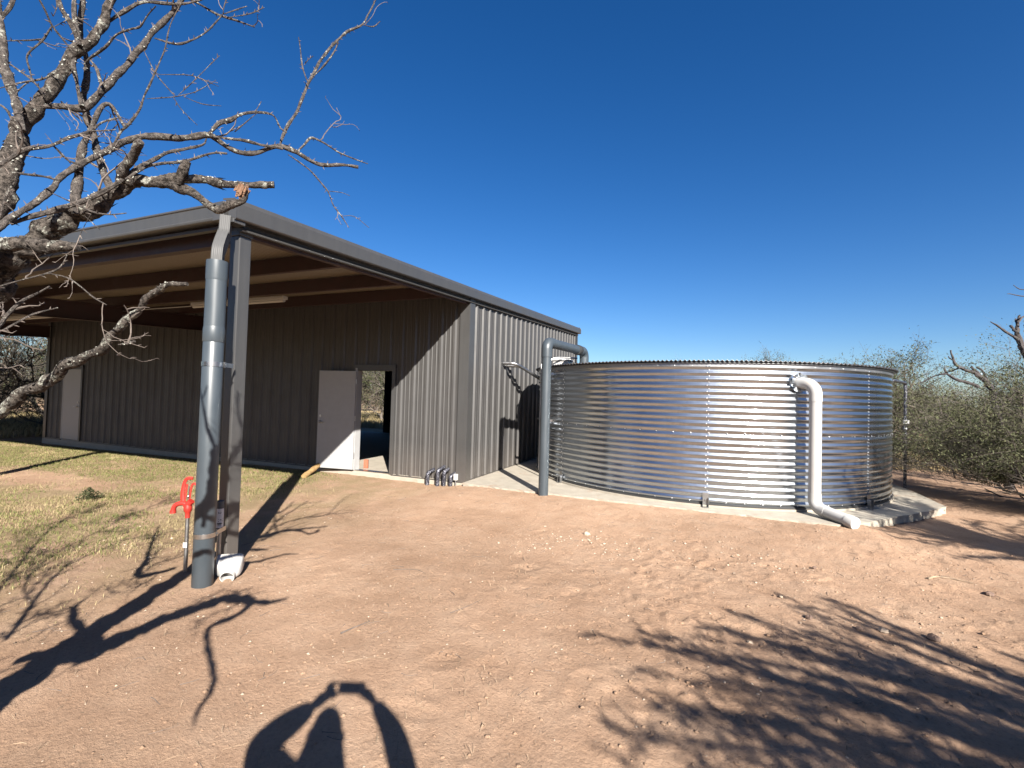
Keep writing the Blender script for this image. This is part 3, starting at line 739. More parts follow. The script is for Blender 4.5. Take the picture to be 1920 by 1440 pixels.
for z in (1.86, .335):
    m_ = MB(); th = np.linspace(0, 2 * np.pi, 36, endpoint=False); c0 = pt(z)
    V = [c0 + np.array([math.cos(a) * r_, math.sin(a) * r_, dz]) for r_, dz in ((.086, -.02), (.0885, -.02), (.0885, .02), (.086, .02)) for a in th]
    m_.add(V, [(k * 36 + i, k * 36 + (i + 1) % 36, (k + 1) * 36 + (i + 1) % 36, (k + 1) * 36 + i) for k in range(3) for i in range(36)])
    # ears and stand-off towards the column
    d_ = np.array([-.19, .35, 0]); d_ /= np.linalg.norm(d_); e_ = np.array([.87, .49, 0])
    st = m_.obj('strap', MT['steel'], t, True)
    q = MB(); s0 = c0 + e_ * .087 ; q.box(-.004, .004, 0, .17, -.02, .02); q.box(-.016, .016, -.012, .012, -.026, .026)
    o = q.obj('standoff', MT['steel'], t); o.location = c0 + np.array([.04, .075, 0]); o.rotation_euler = (0, 0, math.radians(27))
    q = MB(); q.tube([(-.03, -.01, 0), (.03, -.01, 0)], .006, 6); o = q.obj('bolt', MT['steel'], t); o.location = c0 + np.array([.045, .085, 0])

# printed grey conduit stub between pipe and column
t = thing('conduit_stub', 'grey conduit stub with a printed white sticker between the downpipe and the column', 'conduit', (-.02, -4.90, 0))
MB().tube([(0, 0, gz(0, -4.9) - .05), (0, 0, .30)], .020, 14).obj('galvanised_riser', MT['galv2'], t, True)
MB().tube([(0, 0, .30), (0, 0, .575), (0, 0, .578)], [.031, .031, .028], 20).obj('conduit', MT['pvc'], t, True)
V = []; fa = math.atan2(-3.12, 4.24); n = 12
for z in (.325, .505):
    for a in np.linspace(fa - 1.25, fa + 1.25, n): V.append((.0318 * math.cos(a), .0318 * math.sin(a), z))
stk = MB().add(V, [(i, i + 1, n + i + 1, n + i) for i in range(n - 1)]).obj('sticker', MT['sticker'], t)
def text_mesh(body, size):
    cu = bpy.data.curves.new('txt', 'FONT'); cu.body = body; cu.size = size; cu.align_x = 'CENTER'; cu.align_y = 'CENTER'; cu.offset = size * .02
    ob = bpy.data.objects.new('txt', cu); COL.objects.link(ob); dg = bpy.context.evaluated_depsgraph_get(); dg.update()
    me = bpy.data.meshes.new_from_object(ob.evaluated_get(dg)); bpy.data.objects.remove(ob); bpy.data.curves.remove(cu)
    return me
def curved_text(body, size, zc, ang0=0.0):
    me = text_mesh(body, size); k = len(me.vertices); co = np.zeros(k * 3, np.float32); me.vertices.foreach_get('co', co); co = co.reshape(-1, 3)
    # text runs down the pipe: x -> -z, y -> around
    a = fa + ang0 + co[:, 1] / .0322; z = zc - co[:, 0]
    V = np.stack([.0324 * np.cos(a), .0324 * np.sin(a), z], 1).astype(np.float32); me.vertices.foreach_set('co', V.ravel()); me.update()
    me.materials.append(MT['ink']); return link('print', me, None, stk)
curved_text('2', .034, .468, -.15)
curved_text('K I', .05, .385, .1)
q = MB()
for a0, a1, z0, z1 in ((-.6, .3, .352, .357), (-.7, .5, .362, .372)):
    V = []
    for z in (z0, z1):
        for a in np.linspace(fa + a0, fa + a1, 6): V.append((.0325 * math.cos(a), .0325 * math.sin(a), z))
    q.add(V, [(i, i + 1, 7 + i, 6 + i) for i in range(5)])
q.obj('print', MT['ink'], stk)

# white pvc downspout adapter lying at the column foot
t = thing('pvc_adapter', 'white pvc downspout adapter with a round mouth lying at the foot of the column', 'pipe fitting', (.12, -4.90, gz(.12, -4.9)))
m_ = MB(); sec = []
for k, (yy, hw, hh, zc_, rnd) in enumerate([(.10, .115, .075, .085, .12), (.02, .113, .075, .083, .15), (-.04, .10, .070, .075, .45), (-.075, .075, .062, .066, .9), (-.085, .062, .058, .062, 1), (-.13, .060, .056, .060, 1), (-.13, .053, .049, .060, 1), (-.03, .053, .049, .060, 1)]):
    for a in np.linspace(0, 2 * np.pi, 32, endpoint=False):
        c_, s__ = math.cos(a), math.sin(a); p_ = 2 / (6 * (1 - rnd) + 2 * rnd)
        sec.append((hw * math.copysign(abs(c_) ** p_, c_) + (.03 if k > 2 else .01 * k), yy, zc_ + hh * math.copysign(abs(s__) ** p_, s__)))
m_.add(sec, [(k * 32 + i, k * 32 + (i + 1) % 32, (k + 1) * 32 + (i + 1) % 32, (k + 1) * 32 + i) for k in range(7) for i in range(32)] + [tuple(range(32))])
o = m_.obj('body', MT['pvcw'], t, True); o.rotation_euler = (math.radians(14), 0, math.radians(38)); o.location = (0, 0, .01)
m_ = MB().tube([(.03, -.02, .060), (.03, -.028, .060)], .052, 24).obj('inner_stop', MT['pvcw'], t, True); m_.rotation_euler = o.rotation_euler; m_.location = o.location

# ------------------------------------------------------------------ red yard hydrant
HX, HY = -.33, -5.0
t = thing('yard_hydrant', 'bright red yard hydrant head on a thin galvanised pipe left of the downpipe', 'hydrant', (HX, HY, 0)); hz = gz(HX, HY)
t.rotation_euler = (0, 0, math.atan2(.378, .925))
MB().tube([(0, 0, hz - .05), (0, 0, .42)], .0175, 14).obj('pipe', MT['galv2'], t, True)
m_ = MB(); m_.tube([(0, 0, .40), (0, 0, .425), (0, 0, .45), (0, 0, .47), (0, 0, .50), (0, 0, .54)], [.022, .022, .024, .036, .036, .026], 16)
m_.tube(catmull([(.01, 0, .515), (-.04, 0, .535), (-.09, 0, .53), (-.125, 0, .51), (-.14, 0, .475), (-.142, 0, .455)], .012), [.026] * 0 or .022, 14)
m_.tube([(-.142, 0, .465), (-.142, 0, .44)], .027, 14); m_.tube([(-.02, 0, .50), (.03, 0, .56)], .03, 12)
m_.obj('head', MT['redp'], t, True)
hp = catmull([(-.055, 0, .555), (-.060, 0, .62), (-.052, 0, .70), (-.035, 0, .755), (-.01, 0, .775), (.035, 0, .775)], .015)
MB().tube(hp, np.linspace(.020, .015, len(hp)), 10, sx=.55).obj('lever', MT['redp'], t, True)
MB().tube(catmull([(-.0, .012, .55), (.004, .012, .62), (.018, .012, .70), (.04, .012, .725), (.065, .012, .71), (.075, .012, .67)], .015), .011, 8, sx=.7).obj('linkage', MT['redp'], t, True)
MB().tube(catmull([(-.03, -.012, .54), (-.02, -.012, .62), (-.012, -.012, .72)], .02), .010, 8, sx=.7).obj('linkage', MT['redp'], t, True)
MB().tube([(0, 0, .50), (.0, 0, .70)], .006, 8).obj('rod', MT['steel'], t, True)
MB().tube([(0, -.02, .60), (0, .02, .60)], .009, 8).obj('pin', MT['steel'], t, True)
bevel(MB().box(-.019, .019, -.021, -.0185, .12, .17).obj('sticker', MT['sticker'], t), .001)

# wrapped conduits coming out of the ground into the wall
for i, (x, y, h, lab) in enumerate([(-.72, -.155, .215, 'foil wrapped conduit elbow at the shed base, leftmost of the four'), (-.49, -.16, .285, 'foil wrapped conduit elbow at the shed base, second from the left and tallest'), (-.37, -.13, .265, 'foil wrapped conduit elbow at the shed base, third from the left'), (-.23, -.12, .19, 'foil wrapped conduit elbow at the shed base, rightmost beside the small grey box')]):
    o = MB().tube(pipe_path([(x, y, gz(x, y) - .08), (x, y, h - .1), (x + .05, .03, h - .04)], .05, 8), .038, 16).obj('wrapped_conduit', MT['wrap'], None, True)
    me_ = o; o['label'] = lab; o['category'] = 'conduit'; o['group'] = 'wrapped conduits at the foot of the shed'
t = thing('junction_box', 'small pale grey electrical box on a thin stem at the shed base', 'electrical box', (-.135, -.09, 0))
bevel(MB().box(-.035, .035, -.03, .03, .02, .14).obj('box', MT['lampw'], t), .006); MB().tube([(0, 0, gz(-.135, -.09) - .05), (0, 0, .02)], .012, 8).obj('stem', MT['galv2'], t, True)

# ------------------------------------------------------------------ bare lichen covered tree at the left
# every limb: list of (x, y, z, radius) in metres
LIMBS = [
    [(1.95, -8.15, 1.35, 0.085), (1.85, -7.75, 1.62, 0.08), (1.686, -7.184, 1.95, 0.0463), (1.775, -7.136, 2.055, 0.0449), (1.834, -7.103, 2.14, 0.0409), (1.911, -7.062, 2.223, 0.04), (2.008, -7.012, 2.295, 0.0366), (2.08, -6.974, 2.362, 0.0294), (2.163, -6.931, 2.416, 0.0222), (2.239, -6.891, 2.437, 0.0198), (2.326, -6.846, 2.419, 0.0174), (2.387, -6.812, 2.382, 0.0156), (2.444, -6.78, 2.345, 0.015), (2.483, -6.76, 2.365, 0.0138), (2.517, -6.743, 2.393, 0.0145), (2.528, -6.735, 2.441, 0.0139)],
    [(2.246, -6.905, 2.434, 0.0229), (2.301, -6.851, 2.452, 0.02), (2.364, -6.79, 2.467, 0.0169), (2.446, -6.715, 2.473, 0.0138), (2.554, -6.618, 2.49, 0.0133)],
    [(2.333, -6.858, 2.427, 0.0148), (2.356, -6.862, 2.47, 0.0164), (2.382, -6.862, 2.503, 0.0147)],
    [(1.863, -7.323, 2.124, 0.024), (1.972, -7.262, 2.115, 0.0232), (2.069, -7.208, 2.108, 0.0234), (2.14, -7.168, 2.107, 0.0213), (2.198, -7.137, 2.111, 0.018), (2.238, -7.115, 2.116, 0.0147)],
    [(1.95, -8.15, 1.1, 0.06), (1.62, -7.5, 1.33, 0.05), (1.39, -7.065, 1.448, 0.0261), (1.572, -7.039, 1.532, 0.0219), (1.691, -7.024, 1.589, 0.021), (1.822, -7.008, 1.652, 0.02), (1.936, -6.995, 1.705, 0.0196), (2.048, -6.983, 1.757, 0.017), (2.143, -6.972, 1.798, 0.0157), (2.185, -6.97, 1.827, 0.015), (2.235, -6.969, 1.866, 0.0143), (2.275, -6.969, 1.903, 0.012), (2.323, -6.968, 1.94, 0.0108), (2.383, -6.963, 1.967, 0.0107), (2.446, -6.958, 1.993, 0.0106), (2.531, -6.949, 2.013, 0.0068)],
    [(1.72, -8.22, -0.3, 0.15), (1.74, -8.2, 0.1, 0.125), (1.78, -8.17, 0.6, 0.115), (1.88, -8.15, 1.05, 0.105), (1.95, -8.15, 1.35, 0.09)],
    [(1.95, -8.15, 1.35, 0.075), (2.285, -8.273, 1.507, 0.07), (2.424, -8.241, 1.637, 0.06), (2.503, -8.129, 1.737, 0.052), (2.642, -7.999, 1.837, 0.046), (2.813, -7.903, 1.937, 0.045), (3.076, -7.935, 1.987, 0.042)],
    [(2.961, -7.909, 1.967, 0.036), (3.192, -7.938, 2.007, 0.028), (3.307, -7.922, 2.047, 0.02), (3.399, -7.894, 2.087, 0.008)],
    [(3.112, -7.94, 1.987, 0.03), (3.145, -8.111, 1.947, 0.024), (3.082, -8.226, 1.887, 0.02), (3.163, -8.293, 1.857, 0.018), (3.395, -8.387, 1.787, 0.018), (3.545, -8.445, 1.737, 0.016), (3.639, -8.54, 1.707, 0.013), (3.683, -8.607, 1.687, 0.011), (3.764, -8.669, 1.667, 0.004)],
    [(2.353, -8.263, 1.567, 0.04), (1.987, -8.27, 1.607, 0.028), (1.635, -8.188, 1.647, 0.022), (1.529, -8.102, 1.687, 0.008)],
    [(1.71, -8.174, 1.237, 0.05), (1.796, -8.123, 1.287, 0.03), (1.946, -8.065, 1.337, 0.008)],
    [(1.305, -7.137, 1.537, 0.03), (1.157, -7.345, 1.487, 0.03), (0.944, -7.258, 1.637, 0.022), (0.573, -7.059, 1.737, 0.015), (-0.001, -6.699, 1.837, 0.008)],
    [(1.479, -8.271, 1.387, 0.02), (1.292, -8.205, 1.487, 0.018), (1.131, -8.166, 1.587, 0.014), (0.63, -7.863, 1.787, 0.01), (0.418, -7.39, 1.987, 0.006)],
    [(1.194, -8.148, 1.537, 0.012), (0.665, -8.099, 1.687, 0.01), (0.14, -7.768, 1.887, 0.008), (-0.649, -6.753, 2.087, 0.005), (-1.126, -6.015, 2.187, 0.003)],
    [(1.018, -8.426, 1.587, 0.014), (0.39, -8.099, 1.687, 0.012), (-0.899, -7.407, 1.887, 0.008), (-2.182, -6.427, 2.087, 0.004)]]
BRANCHES = [
    [(2.229, -6.979, 1.793, 0.0052), (2.268, -6.97, 1.798, 0.0051), (2.296, -6.963, 1.806, 0.0039)],
    [(1.89, -7.254, 1.998, 0.03), (1.885, -7.209, 2.198, 0.0309), (1.889, -7.17, 2.367, 0.0317), (1.866, -7.146, 2.529, 0.0297), (1.862, -7.133, 2.603, 0.0261), (1.891, -7.103, 2.669, 0.0237), (1.908, -7.076, 2.764, 0.0227), (1.929, -7.049, 2.849, 0.0202), (1.951, -7.021, 2.936, 0.0191), (1.976, -7, 2.971, 0.0178), (1.995, -6.978, 3.04, 0.0166), (2.005, -6.96, 3.116, 0.014), (2.013, -6.94, 3.205, 0.0127), (2.013, -6.918, 3.334, 0.01)],
    [(1.949, -7.159, 2.544, 0.0164), (1.862, -7.164, 2.709, 0.0154), (1.798, -7.165, 2.843, 0.0131), (1.757, -7.162, 2.957, 0.0093), (1.727, -7.159, 3.051, 0.0093), (1.672, -7.162, 3.17, 0.0081)],
    [(1.732, -7.154, 3.028, 0.008), (1.746, -7.141, 3.072, 0.0074), (1.756, -7.126, 3.135, 0.0068)],
    [(1.932, -7.105, 2.669, 0.0144), (1.96, -7.071, 2.685, 0.0119), (1.994, -7.031, 2.696, 0.0121), (2.013, -7.008, 2.718, 0.0135), (2.036, -6.97, 2.791, 0.0124), (2.052, -6.934, 2.878, 0.0126), (2.071, -6.896, 2.971, 0.0113), (2.091, -6.862, 3.05, 0.0108), (2.108, -6.826, 3.146, 0.0102), (2.136, -6.787, 3.229, 0.0096), (2.151, -6.754, 3.328, 0.0083)],
    [(1.954, -7.018, 2.952, 0.0102), (1.95, -7.03, 2.877, 0.0081), (1.972, -7.03, 2.809, 0.0067), (1.997, -7.029, 2.742, 0.0067), (2.02, -7.027, 2.697, 0.0073)],
    [(2.086, -6.947, 2.368, 0.015), (2.046, -6.952, 2.45, 0.0138), (1.997, -6.958, 2.55, 0.0125), (1.954, -6.963, 2.641, 0.0119), (1.921, -6.967, 2.721, 0.0113), (1.891, -6.966, 2.826, 0.0106), (1.879, -6.956, 2.945, 0.01), (1.837, -6.961, 3.053, 0.0094), (1.817, -6.959, 3.138, 0.0094), (1.809, -6.946, 3.274, 0.0088)],
    [(2.052, -7.044, 2.273, 0.017), (2.037, -7.039, 2.338, 0.0158), (2.02, -7.031, 2.418, 0.0146), (2.007, -7.018, 2.519, 0.0134), (2.011, -7.001, 2.599, 0.0095), (2.015, -6.989, 2.657, 0.0082), (2.024, -6.973, 2.724, 0.0082), (2.047, -6.956, 2.742, 0.0062), (2.068, -6.935, 2.709, 0.0062), (2.085, -6.913, 2.665, 0.0049)],
    [(1.949, -7.101, 3.124, 0.0085), (1.953, -7.088, 3.092, 0.0079), (1.958, -7.073, 3.051, 0.008), (1.972, -7.05, 3.003, 0.0087), (1.979, -7.029, 2.944, 0.0095)],
    [(1.835, -6.989, 3.242, 0.01), (1.855, -6.997, 3.141, 0.0092), (1.89, -6.998, 3.054, 0.0084), (1.92, -7, 2.974, 0.0083)],
    [(2.034, -7.305, 2.061, 0.0101), (2.025, -7.245, 2.148, 0.0105), (2.024, -7.207, 2.201, 0.0108), (2.029, -7.157, 2.266, 0.0105), (2.03, -7.106, 2.35, 0.0108), (2.025, -7.087, 2.393, 0.0103), (2.039, -7.034, 2.465, 0.0106), (2.061, -6.972, 2.543, 0.0109), (2.083, -6.923, 2.602, 0.0118), (2.111, -6.875, 2.641, 0.0127), (2.143, -6.825, 2.666, 0.013), (2.183, -6.767, 2.685, 0.0132), (2.232, -6.7, 2.721, 0.012), (2.249, -6.677, 2.721, 0.0106), (2.274, -6.633, 2.699, 0.0108), (2.304, -6.592, 2.69, 0.0101), (2.343, -6.545, 2.705, 0.0095), (2.397, -6.48, 2.755, 0.0105), (2.447, -6.421, 2.751, 0.0098), (2.513, -6.34, 2.721, 0.0084), (2.579, -6.271, 2.738, 0.0077), (2.634, -6.214, 2.747, 0.0069)],
    [(2.127, -6.953, 2.416, 0.0189), (2.178, -6.964, 2.451, 0.0173), (2.257, -6.977, 2.496, 0.0156), (2.312, -6.988, 2.53, 0.0115)],
    [(2.277, -6.705, 2.705, 0.0067), (2.331, -6.615, 2.728, 0.0061), (2.374, -6.545, 2.733, 0.0063), (2.423, -6.474, 2.746, 0.0072)],
    [(2.407, -6.48, 2.746, 0.008), (2.411, -6.453, 2.841, 0.0073), (2.433, -6.409, 2.962, 0.0066), (2.445, -6.373, 3.085, 0.0067), (2.451, -6.358, 3.132, 0.0067), (2.469, -6.322, 3.243, 0.0068), (2.498, -6.286, 3.327, 0.006), (2.546, -6.235, 3.432, 0.0061), (2.602, -6.186, 3.494, 0.0044), (2.619, -6.162, 3.563, 0.0036), (2.637, -6.132, 3.663, 0.0027)],
    [(2.621, -6.208, 3.469, 0.0026), (2.663, -6.179, 3.469, 0.0026), (2.689, -6.16, 3.504, 0.0018)],
    [(2.479, -6.396, 3.083, 0.0033), (2.452, -6.409, 3.162, 0.0033), (2.441, -6.416, 3.249, 0.0025), (2.434, -6.421, 3.299, 0.0017)],
    [(2.459, -6.406, 3.17, 0.0025), (2.477, -6.4, 3.195, 0.0017), (2.498, -6.392, 3.213, 0.0017)],
    [(2.47, -6.358, 3.145, 0.0034), (2.512, -6.324, 3.223, 0.0042), (2.539, -6.3, 3.294, 0.0034), (2.547, -6.289, 3.339, 0.0026)],
    [(2.279, -6.716, 2.708, 0.0074), (2.296, -6.689, 2.765, 0.009), (2.323, -6.662, 2.789, 0.0105), (2.349, -6.634, 2.825, 0.0061), (2.393, -6.592, 2.852, 0.0054), (2.441, -6.546, 2.854, 0.0039), (2.453, -6.518, 2.81, 0.0031), (2.471, -6.499, 2.795, 0.0032)],
    [(2.402, -6.604, 2.841, 0.0023), (2.426, -6.595, 2.89, 0.0015)],
    [(2.41, -6.601, 2.838, 0.0023), (2.354, -6.611, 2.801, 0.0023), (2.303, -6.621, 2.766, 0.0023)],
    [(2.449, -6.42, 2.751, 0.0057), (2.464, -6.393, 2.795, 0.005), (2.477, -6.366, 2.842, 0.005), (2.509, -6.325, 2.835, 0.0042), (2.561, -6.255, 2.806, 0.0034), (2.643, -6.158, 2.789, 0.0026)],
    [(2.429, -6.449, 2.728, 0.0032), (2.46, -6.416, 2.706, 0.0033), (2.492, -6.381, 2.679, 0.0033), (2.521, -6.343, 2.636, 0.0033), (2.543, -6.313, 2.595, 0.0034), (2.552, -6.285, 2.54, 0.0025), (2.575, -6.253, 2.497, 0.0026), (2.597, -6.221, 2.448, 0.0017)],
    [(2.542, -6.312, 2.6, 0.0025), (2.593, -6.279, 2.599, 0.0017), (2.625, -6.256, 2.588, 0.0014)],
    [(2.581, -6.261, 2.493, 0.0021), (2.632, -6.226, 2.497, 0.0017), (2.687, -6.184, 2.451, 0.0013)],
    [(1.994, -7.196, 2.19, 0.0091), (2.023, -7.153, 2.23, 0.0093), (2.055, -7.11, 2.26, 0.0101), (2.089, -7.066, 2.298, 0.0096), (2.124, -7.02, 2.347, 0.0091), (2.165, -6.967, 2.414, 0.0086), (2.196, -6.925, 2.481, 0.0081), (2.226, -6.888, 2.529, 0.0075), (2.253, -6.857, 2.567, 0.0069), (2.29, -6.82, 2.59, 0.0056), (2.333, -6.776, 2.621, 0.0043), (2.336, -6.766, 2.652, 0.0029)],
    [(2.22, -6.979, 2.409, 0.0065), (2.247, -6.935, 2.467, 0.006), (2.276, -6.897, 2.497, 0.0054), (2.318, -6.846, 2.523, 0.0055), (2.362, -6.793, 2.565, 0.0049), (2.391, -6.76, 2.587, 0.0042), (2.417, -6.731, 2.594, 0.0036)],
    [(2.164, -7.313, 2.299, 0.0054), (2.176, -7.295, 2.322, 0.0055), (2.191, -7.271, 2.358, 0.0056), (2.207, -7.25, 2.385, 0.0062), (2.241, -7.21, 2.41, 0.0051), (2.273, -7.171, 2.454, 0.0052), (2.304, -7.137, 2.486, 0.0047), (2.324, -7.111, 2.528, 0.0036), (2.353, -7.081, 2.554, 0.0024)],
    [(2.243, -7.198, 2.419, 0.0046), (2.245, -7.182, 2.406, 0.0035), (2.25, -7.158, 2.386, 0.0029), (2.262, -7.135, 2.384, 0.003)],
    [(2.31, -7.14, 2.486, 0.0023), (2.345, -7.113, 2.495, 0.0024), (2.372, -7.093, 2.504, 0.0018)],
    [(1.954, -7.185, 2.382, 0.005), (2.037, -7.165, 2.369, 0.0043), (2.103, -7.149, 2.357, 0.0037), (2.142, -7.14, 2.346, 0.0024)],
    [(2.211, -7.029, 2.482, 0.0038), (2.231, -7.009, 2.564, 0.0045), (2.251, -6.996, 2.597, 0.0045), (2.277, -6.975, 2.663, 0.0039), (2.283, -6.966, 2.717, 0.0033), (2.299, -6.951, 2.784, 0.0033), (2.313, -6.935, 2.862, 0.0026), (2.322, -6.925, 2.918, 0.0023), (2.323, -6.914, 3.008, 0.002), (2.348, -6.891, 3.112, 0.0017), (2.358, -6.88, 3.17, 0.0014)],
    [(2.3, -6.966, 2.703, 0.0019), (2.357, -6.918, 2.726, 0.002), (2.39, -6.892, 2.744, 0.0017), (2.423, -6.864, 2.769, 0.0013), (2.467, -6.825, 2.825, 0.0011)],
    [(2.367, -6.897, 2.745, 0.002), (2.387, -6.863, 2.81, 0.0017), (2.407, -6.828, 2.88, 0.0014), (2.431, -6.79, 2.955, 0.0011)],
    [(2.337, -6.954, 2.793, 0.0019), (2.377, -6.916, 2.808, 0.0017), (2.415, -6.881, 2.818, 0.0015), (2.458, -6.839, 2.808, 0.0013), (2.477, -6.821, 2.801, 0.0011)],
    [(2.37, -6.917, 2.724, 0.002), (2.378, -6.891, 2.691, 0.0015), (2.404, -6.846, 2.65, 0.0011)],
    [(2.407, -6.902, 2.726, 0.0017), (2.446, -6.857, 2.717, 0.0015), (2.488, -6.814, 2.726, 0.0011)],
    [(2.21, -6.934, 2.93, 0.002), (2.268, -6.926, 2.838, 0.002), (2.32, -6.917, 2.78, 0.002), (2.365, -6.908, 2.735, 0.0016)],
    [(2.105, -6.841, 3.075, 0.0051), (2.165, -6.794, 3.07, 0.0044), (2.212, -6.76, 3.098, 0.0037), (2.257, -6.726, 3.15, 0.003), (2.281, -6.703, 3.207, 0.003), (2.291, -6.693, 3.235, 0.003)],
    [(2.182, -6.793, 3.274, 0.0044), (2.206, -6.753, 3.27, 0.0045), (2.238, -6.699, 3.26, 0.0045), (2.258, -6.67, 3.258, 0.0046), (2.298, -6.615, 3.263, 0.0039), (2.333, -6.569, 3.264, 0.0024)],
    [(2.287, -6.695, 3.235, 0.003), (2.323, -6.648, 3.285, 0.0023), (2.344, -6.62, 3.315, 0.0015)],
    [(2.302, -6.667, 3.242, 0.0027), (2.343, -6.6, 3.299, 0.0023), (2.369, -6.557, 3.353, 0.0016)],
    [(2.296, -6.692, 3.235, 0.0023), (2.299, -6.691, 3.267, 0.0023), (2.311, -6.687, 3.31, 0.0023)],
    [(1.977, -6.948, 3.09, 0.0092), (2.025, -6.908, 3.162, 0.0071), (2.075, -6.87, 3.213, 0.0065), (2.151, -6.814, 3.227, 0.0058), (2.213, -6.769, 3.253, 0.0044), (2.276, -6.723, 3.303, 0.0037)],
    [(1.953, -6.995, 2.904, 0.0055), (1.981, -6.992, 2.921, 0.0048), (2.052, -6.982, 2.948, 0.0048), (2.112, -6.977, 2.988, 0.0041), (2.179, -6.966, 3, 0.0033), (2.221, -6.958, 3.003, 0.0033), (2.266, -6.956, 3.037, 0.0026), (2.304, -6.953, 3.061, 0.002)],
    [(1.968, -6.99, 2.921, 0.0055), (2.017, -6.987, 2.869, 0.0055), (2.06, -6.991, 2.793, 0.0054)],
    [(1.828, -7.176, 2.894, 0.0026), (1.94, -7.168, 2.872, 0.0025), (2.043, -7.162, 2.854, 0.0022)],
    [(2.105, -7.104, 2.837, 0.0025), (2.096, -7.131, 2.868, 0.0031), (2.09, -7.155, 2.895, 0.0037), (2.093, -7.176, 2.93, 0.003), (2.094, -7.199, 2.961, 0.003)],
    [(2.09, -7.155, 2.894, 0.0037), (2.074, -7.171, 2.836, 0.0034), (2.044, -7.196, 2.773, 0.003), (2.061, -7.196, 2.718, 0.0024), (2.085, -7.194, 2.667, 0.0018)],
    [(2.097, -7.152, 2.891, 0.0018), (2.111, -7.126, 2.93, 0.0016)],
    [(2.119, -7.165, 2.912, 0.0018), (2.131, -7.162, 2.946, 0.0018), (2.125, -7.165, 2.982, 0.0018)],
    [(1.964, -7.243, 2.64, 0.003), (2.011, -7.195, 2.684, 0.0027), (2.051, -7.157, 2.712, 0.0031), (2.071, -7.137, 2.74, 0.0037)],
    [(1.799, -7.154, 2.835, 0.0039), (1.865, -7.143, 2.791, 0.0036), (1.92, -7.134, 2.754, 0.0032), (1.993, -7.124, 2.688, 0.0026)],
    [(2.127, -7.27, 2.169, 0.0039), (2.139, -7.267, 2.217, 0.0039), (2.154, -7.262, 2.26, 0.0034), (2.169, -7.256, 2.283, 0.0017)],
    [(2.139, -7.267, 2.217, 0.0028), (2.147, -7.252, 2.201, 0.0023), (2.15, -7.239, 2.183, 0.0017)],
    [(2.099, -7.275, 1.938, 0.0023), (2.122, -7.259, 1.951, 0.0023), (2.168, -7.227, 1.976, 0.0023), (2.227, -7.187, 2.004, 0.0029), (2.254, -7.168, 2.028, 0.0023), (2.265, -7.157, 2.07, 0.0017)],
    [(2.233, -7.189, 2.003, 0.0023), (2.272, -7.158, 1.994, 0.0023), (2.298, -7.134, 1.97, 0.0023), (2.324, -7.108, 1.936, 0.0024), (2.353, -7.084, 1.913, 0.0012)],
    [(1.999, -7.257, 1.759, 0.0081), (2.041, -7.224, 1.833, 0.0071), (2.055, -7.212, 1.87, 0.0059), (2.082, -7.191, 1.918, 0.0053), (2.119, -7.167, 1.948, 0.0042), (2.146, -7.149, 1.974, 0.0024)],
    [(2.033, -7.233, 1.802, 0.0041), (2.061, -7.206, 1.832, 0.0035), (2.098, -7.169, 1.876, 0.003), (2.149, -7.124, 1.906, 0.0018)],
    [(2.281, -7.21, 2.252, 0.0023), (2.333, -7.168, 2.224, 0.0028), (2.368, -7.141, 2.207, 0.0029), (2.404, -7.115, 2.203, 0.0023), (2.444, -7.088, 2.213, 0.0017)],
    [(2.278, -7.123, 2.212, 0.0018), (2.303, -7.09, 2.174, 0.0012)],
    [(2.298, -7.115, 2.217, 0.0013), (2.26, -7.117, 2.169, 0.0012), (2.235, -7.117, 2.132, 0.001)],
    [(1.948, -7.144, 2.741, 0.0026), (1.921, -7.154, 2.721, 0.0019), (1.895, -7.164, 2.681, 0.0016), (1.914, -7.154, 2.614, 0.0013)],
    [(1.965, -7.241, 2.6, 0.0036), (1.987, -7.22, 2.58, 0.0036), (1.992, -7.207, 2.549, 0.003)],
    [(2.047, -7.101, 2.667, 0.0032), (2.051, -7.071, 2.644, 0.0026), (2.058, -7.041, 2.624, 0.0026)]]
tree = thing('bare_tree', 'large leafless tree with rough lichen spotted limbs reaching in from the left', 'tree', (0, 0, 0))
def limb_mesh(pts, n, rough, step, seed, taper_end=True):
    P = catmull(pts, step); xyz = P[:, :3].copy(); r = P[:, 3].copy(); k = len(P)
    rs = np.random.default_rng(seed)
    L_ = np.concatenate([[0], np.cumsum(np.linalg.norm(np.diff(xyz, axis=0), axis=1))])
    # slight crookedness and knots
    f = rs.uniform(0, 6, 6)
    am = min(.012, r.mean() * .35)
    for ax in range(3): xyz[:, ax] += am * (np.sin(L_ * 23 + f[ax]) * .5 + np.sin(L_ * 51 + f[ax + 3]) * .3) * np.minimum(1, L_ * 12)
    r = r * (1 + .10 * np.sin(L_ * 37 + f[0]) + .07 * np.sin(L_ * 83 + f[1]))
    m_ = MB(); m_.tube(xyz, r, n); V = m_.v[0]
    if rough > 0:
        c = np.repeat(xyz, n, axis=0); d = V - c; out = []
        for p_, q_ in zip(V, d):
            v = Vector(p_); nn = mnoise.noise(v * 30) * .6 + mnoise.noise(v * 75) * .5 + mnoise.noise(v * 160) * .35
            out.append(p_ + q_ * rough * nn)
        m_.v[0] = np.array(out)
    return m_, xyz, r
spots = []           # (centre, axis, radius) for twigs and lichen
for i, l in enumerate(LIMBS):
    big = max(p[3] for p in l)
    if i not in (0, 5): l[0] = l[0][:3] + (l[0][3] * .6,)
    m_, X_, R_ = limb_mesh(l, 20 if big > .03 else 12, .30 if big > .02 else .18, .007 if big > .02 else .012, 100 + i)
    o = m_.obj('trunk' if i == 5 else 'limb', MT['bark'], tree, True)
    for a, b, r in zip(X_[:-1], X_[1:], R_): spots.append((a, b - a, r, 1 if i < 6 else 3))
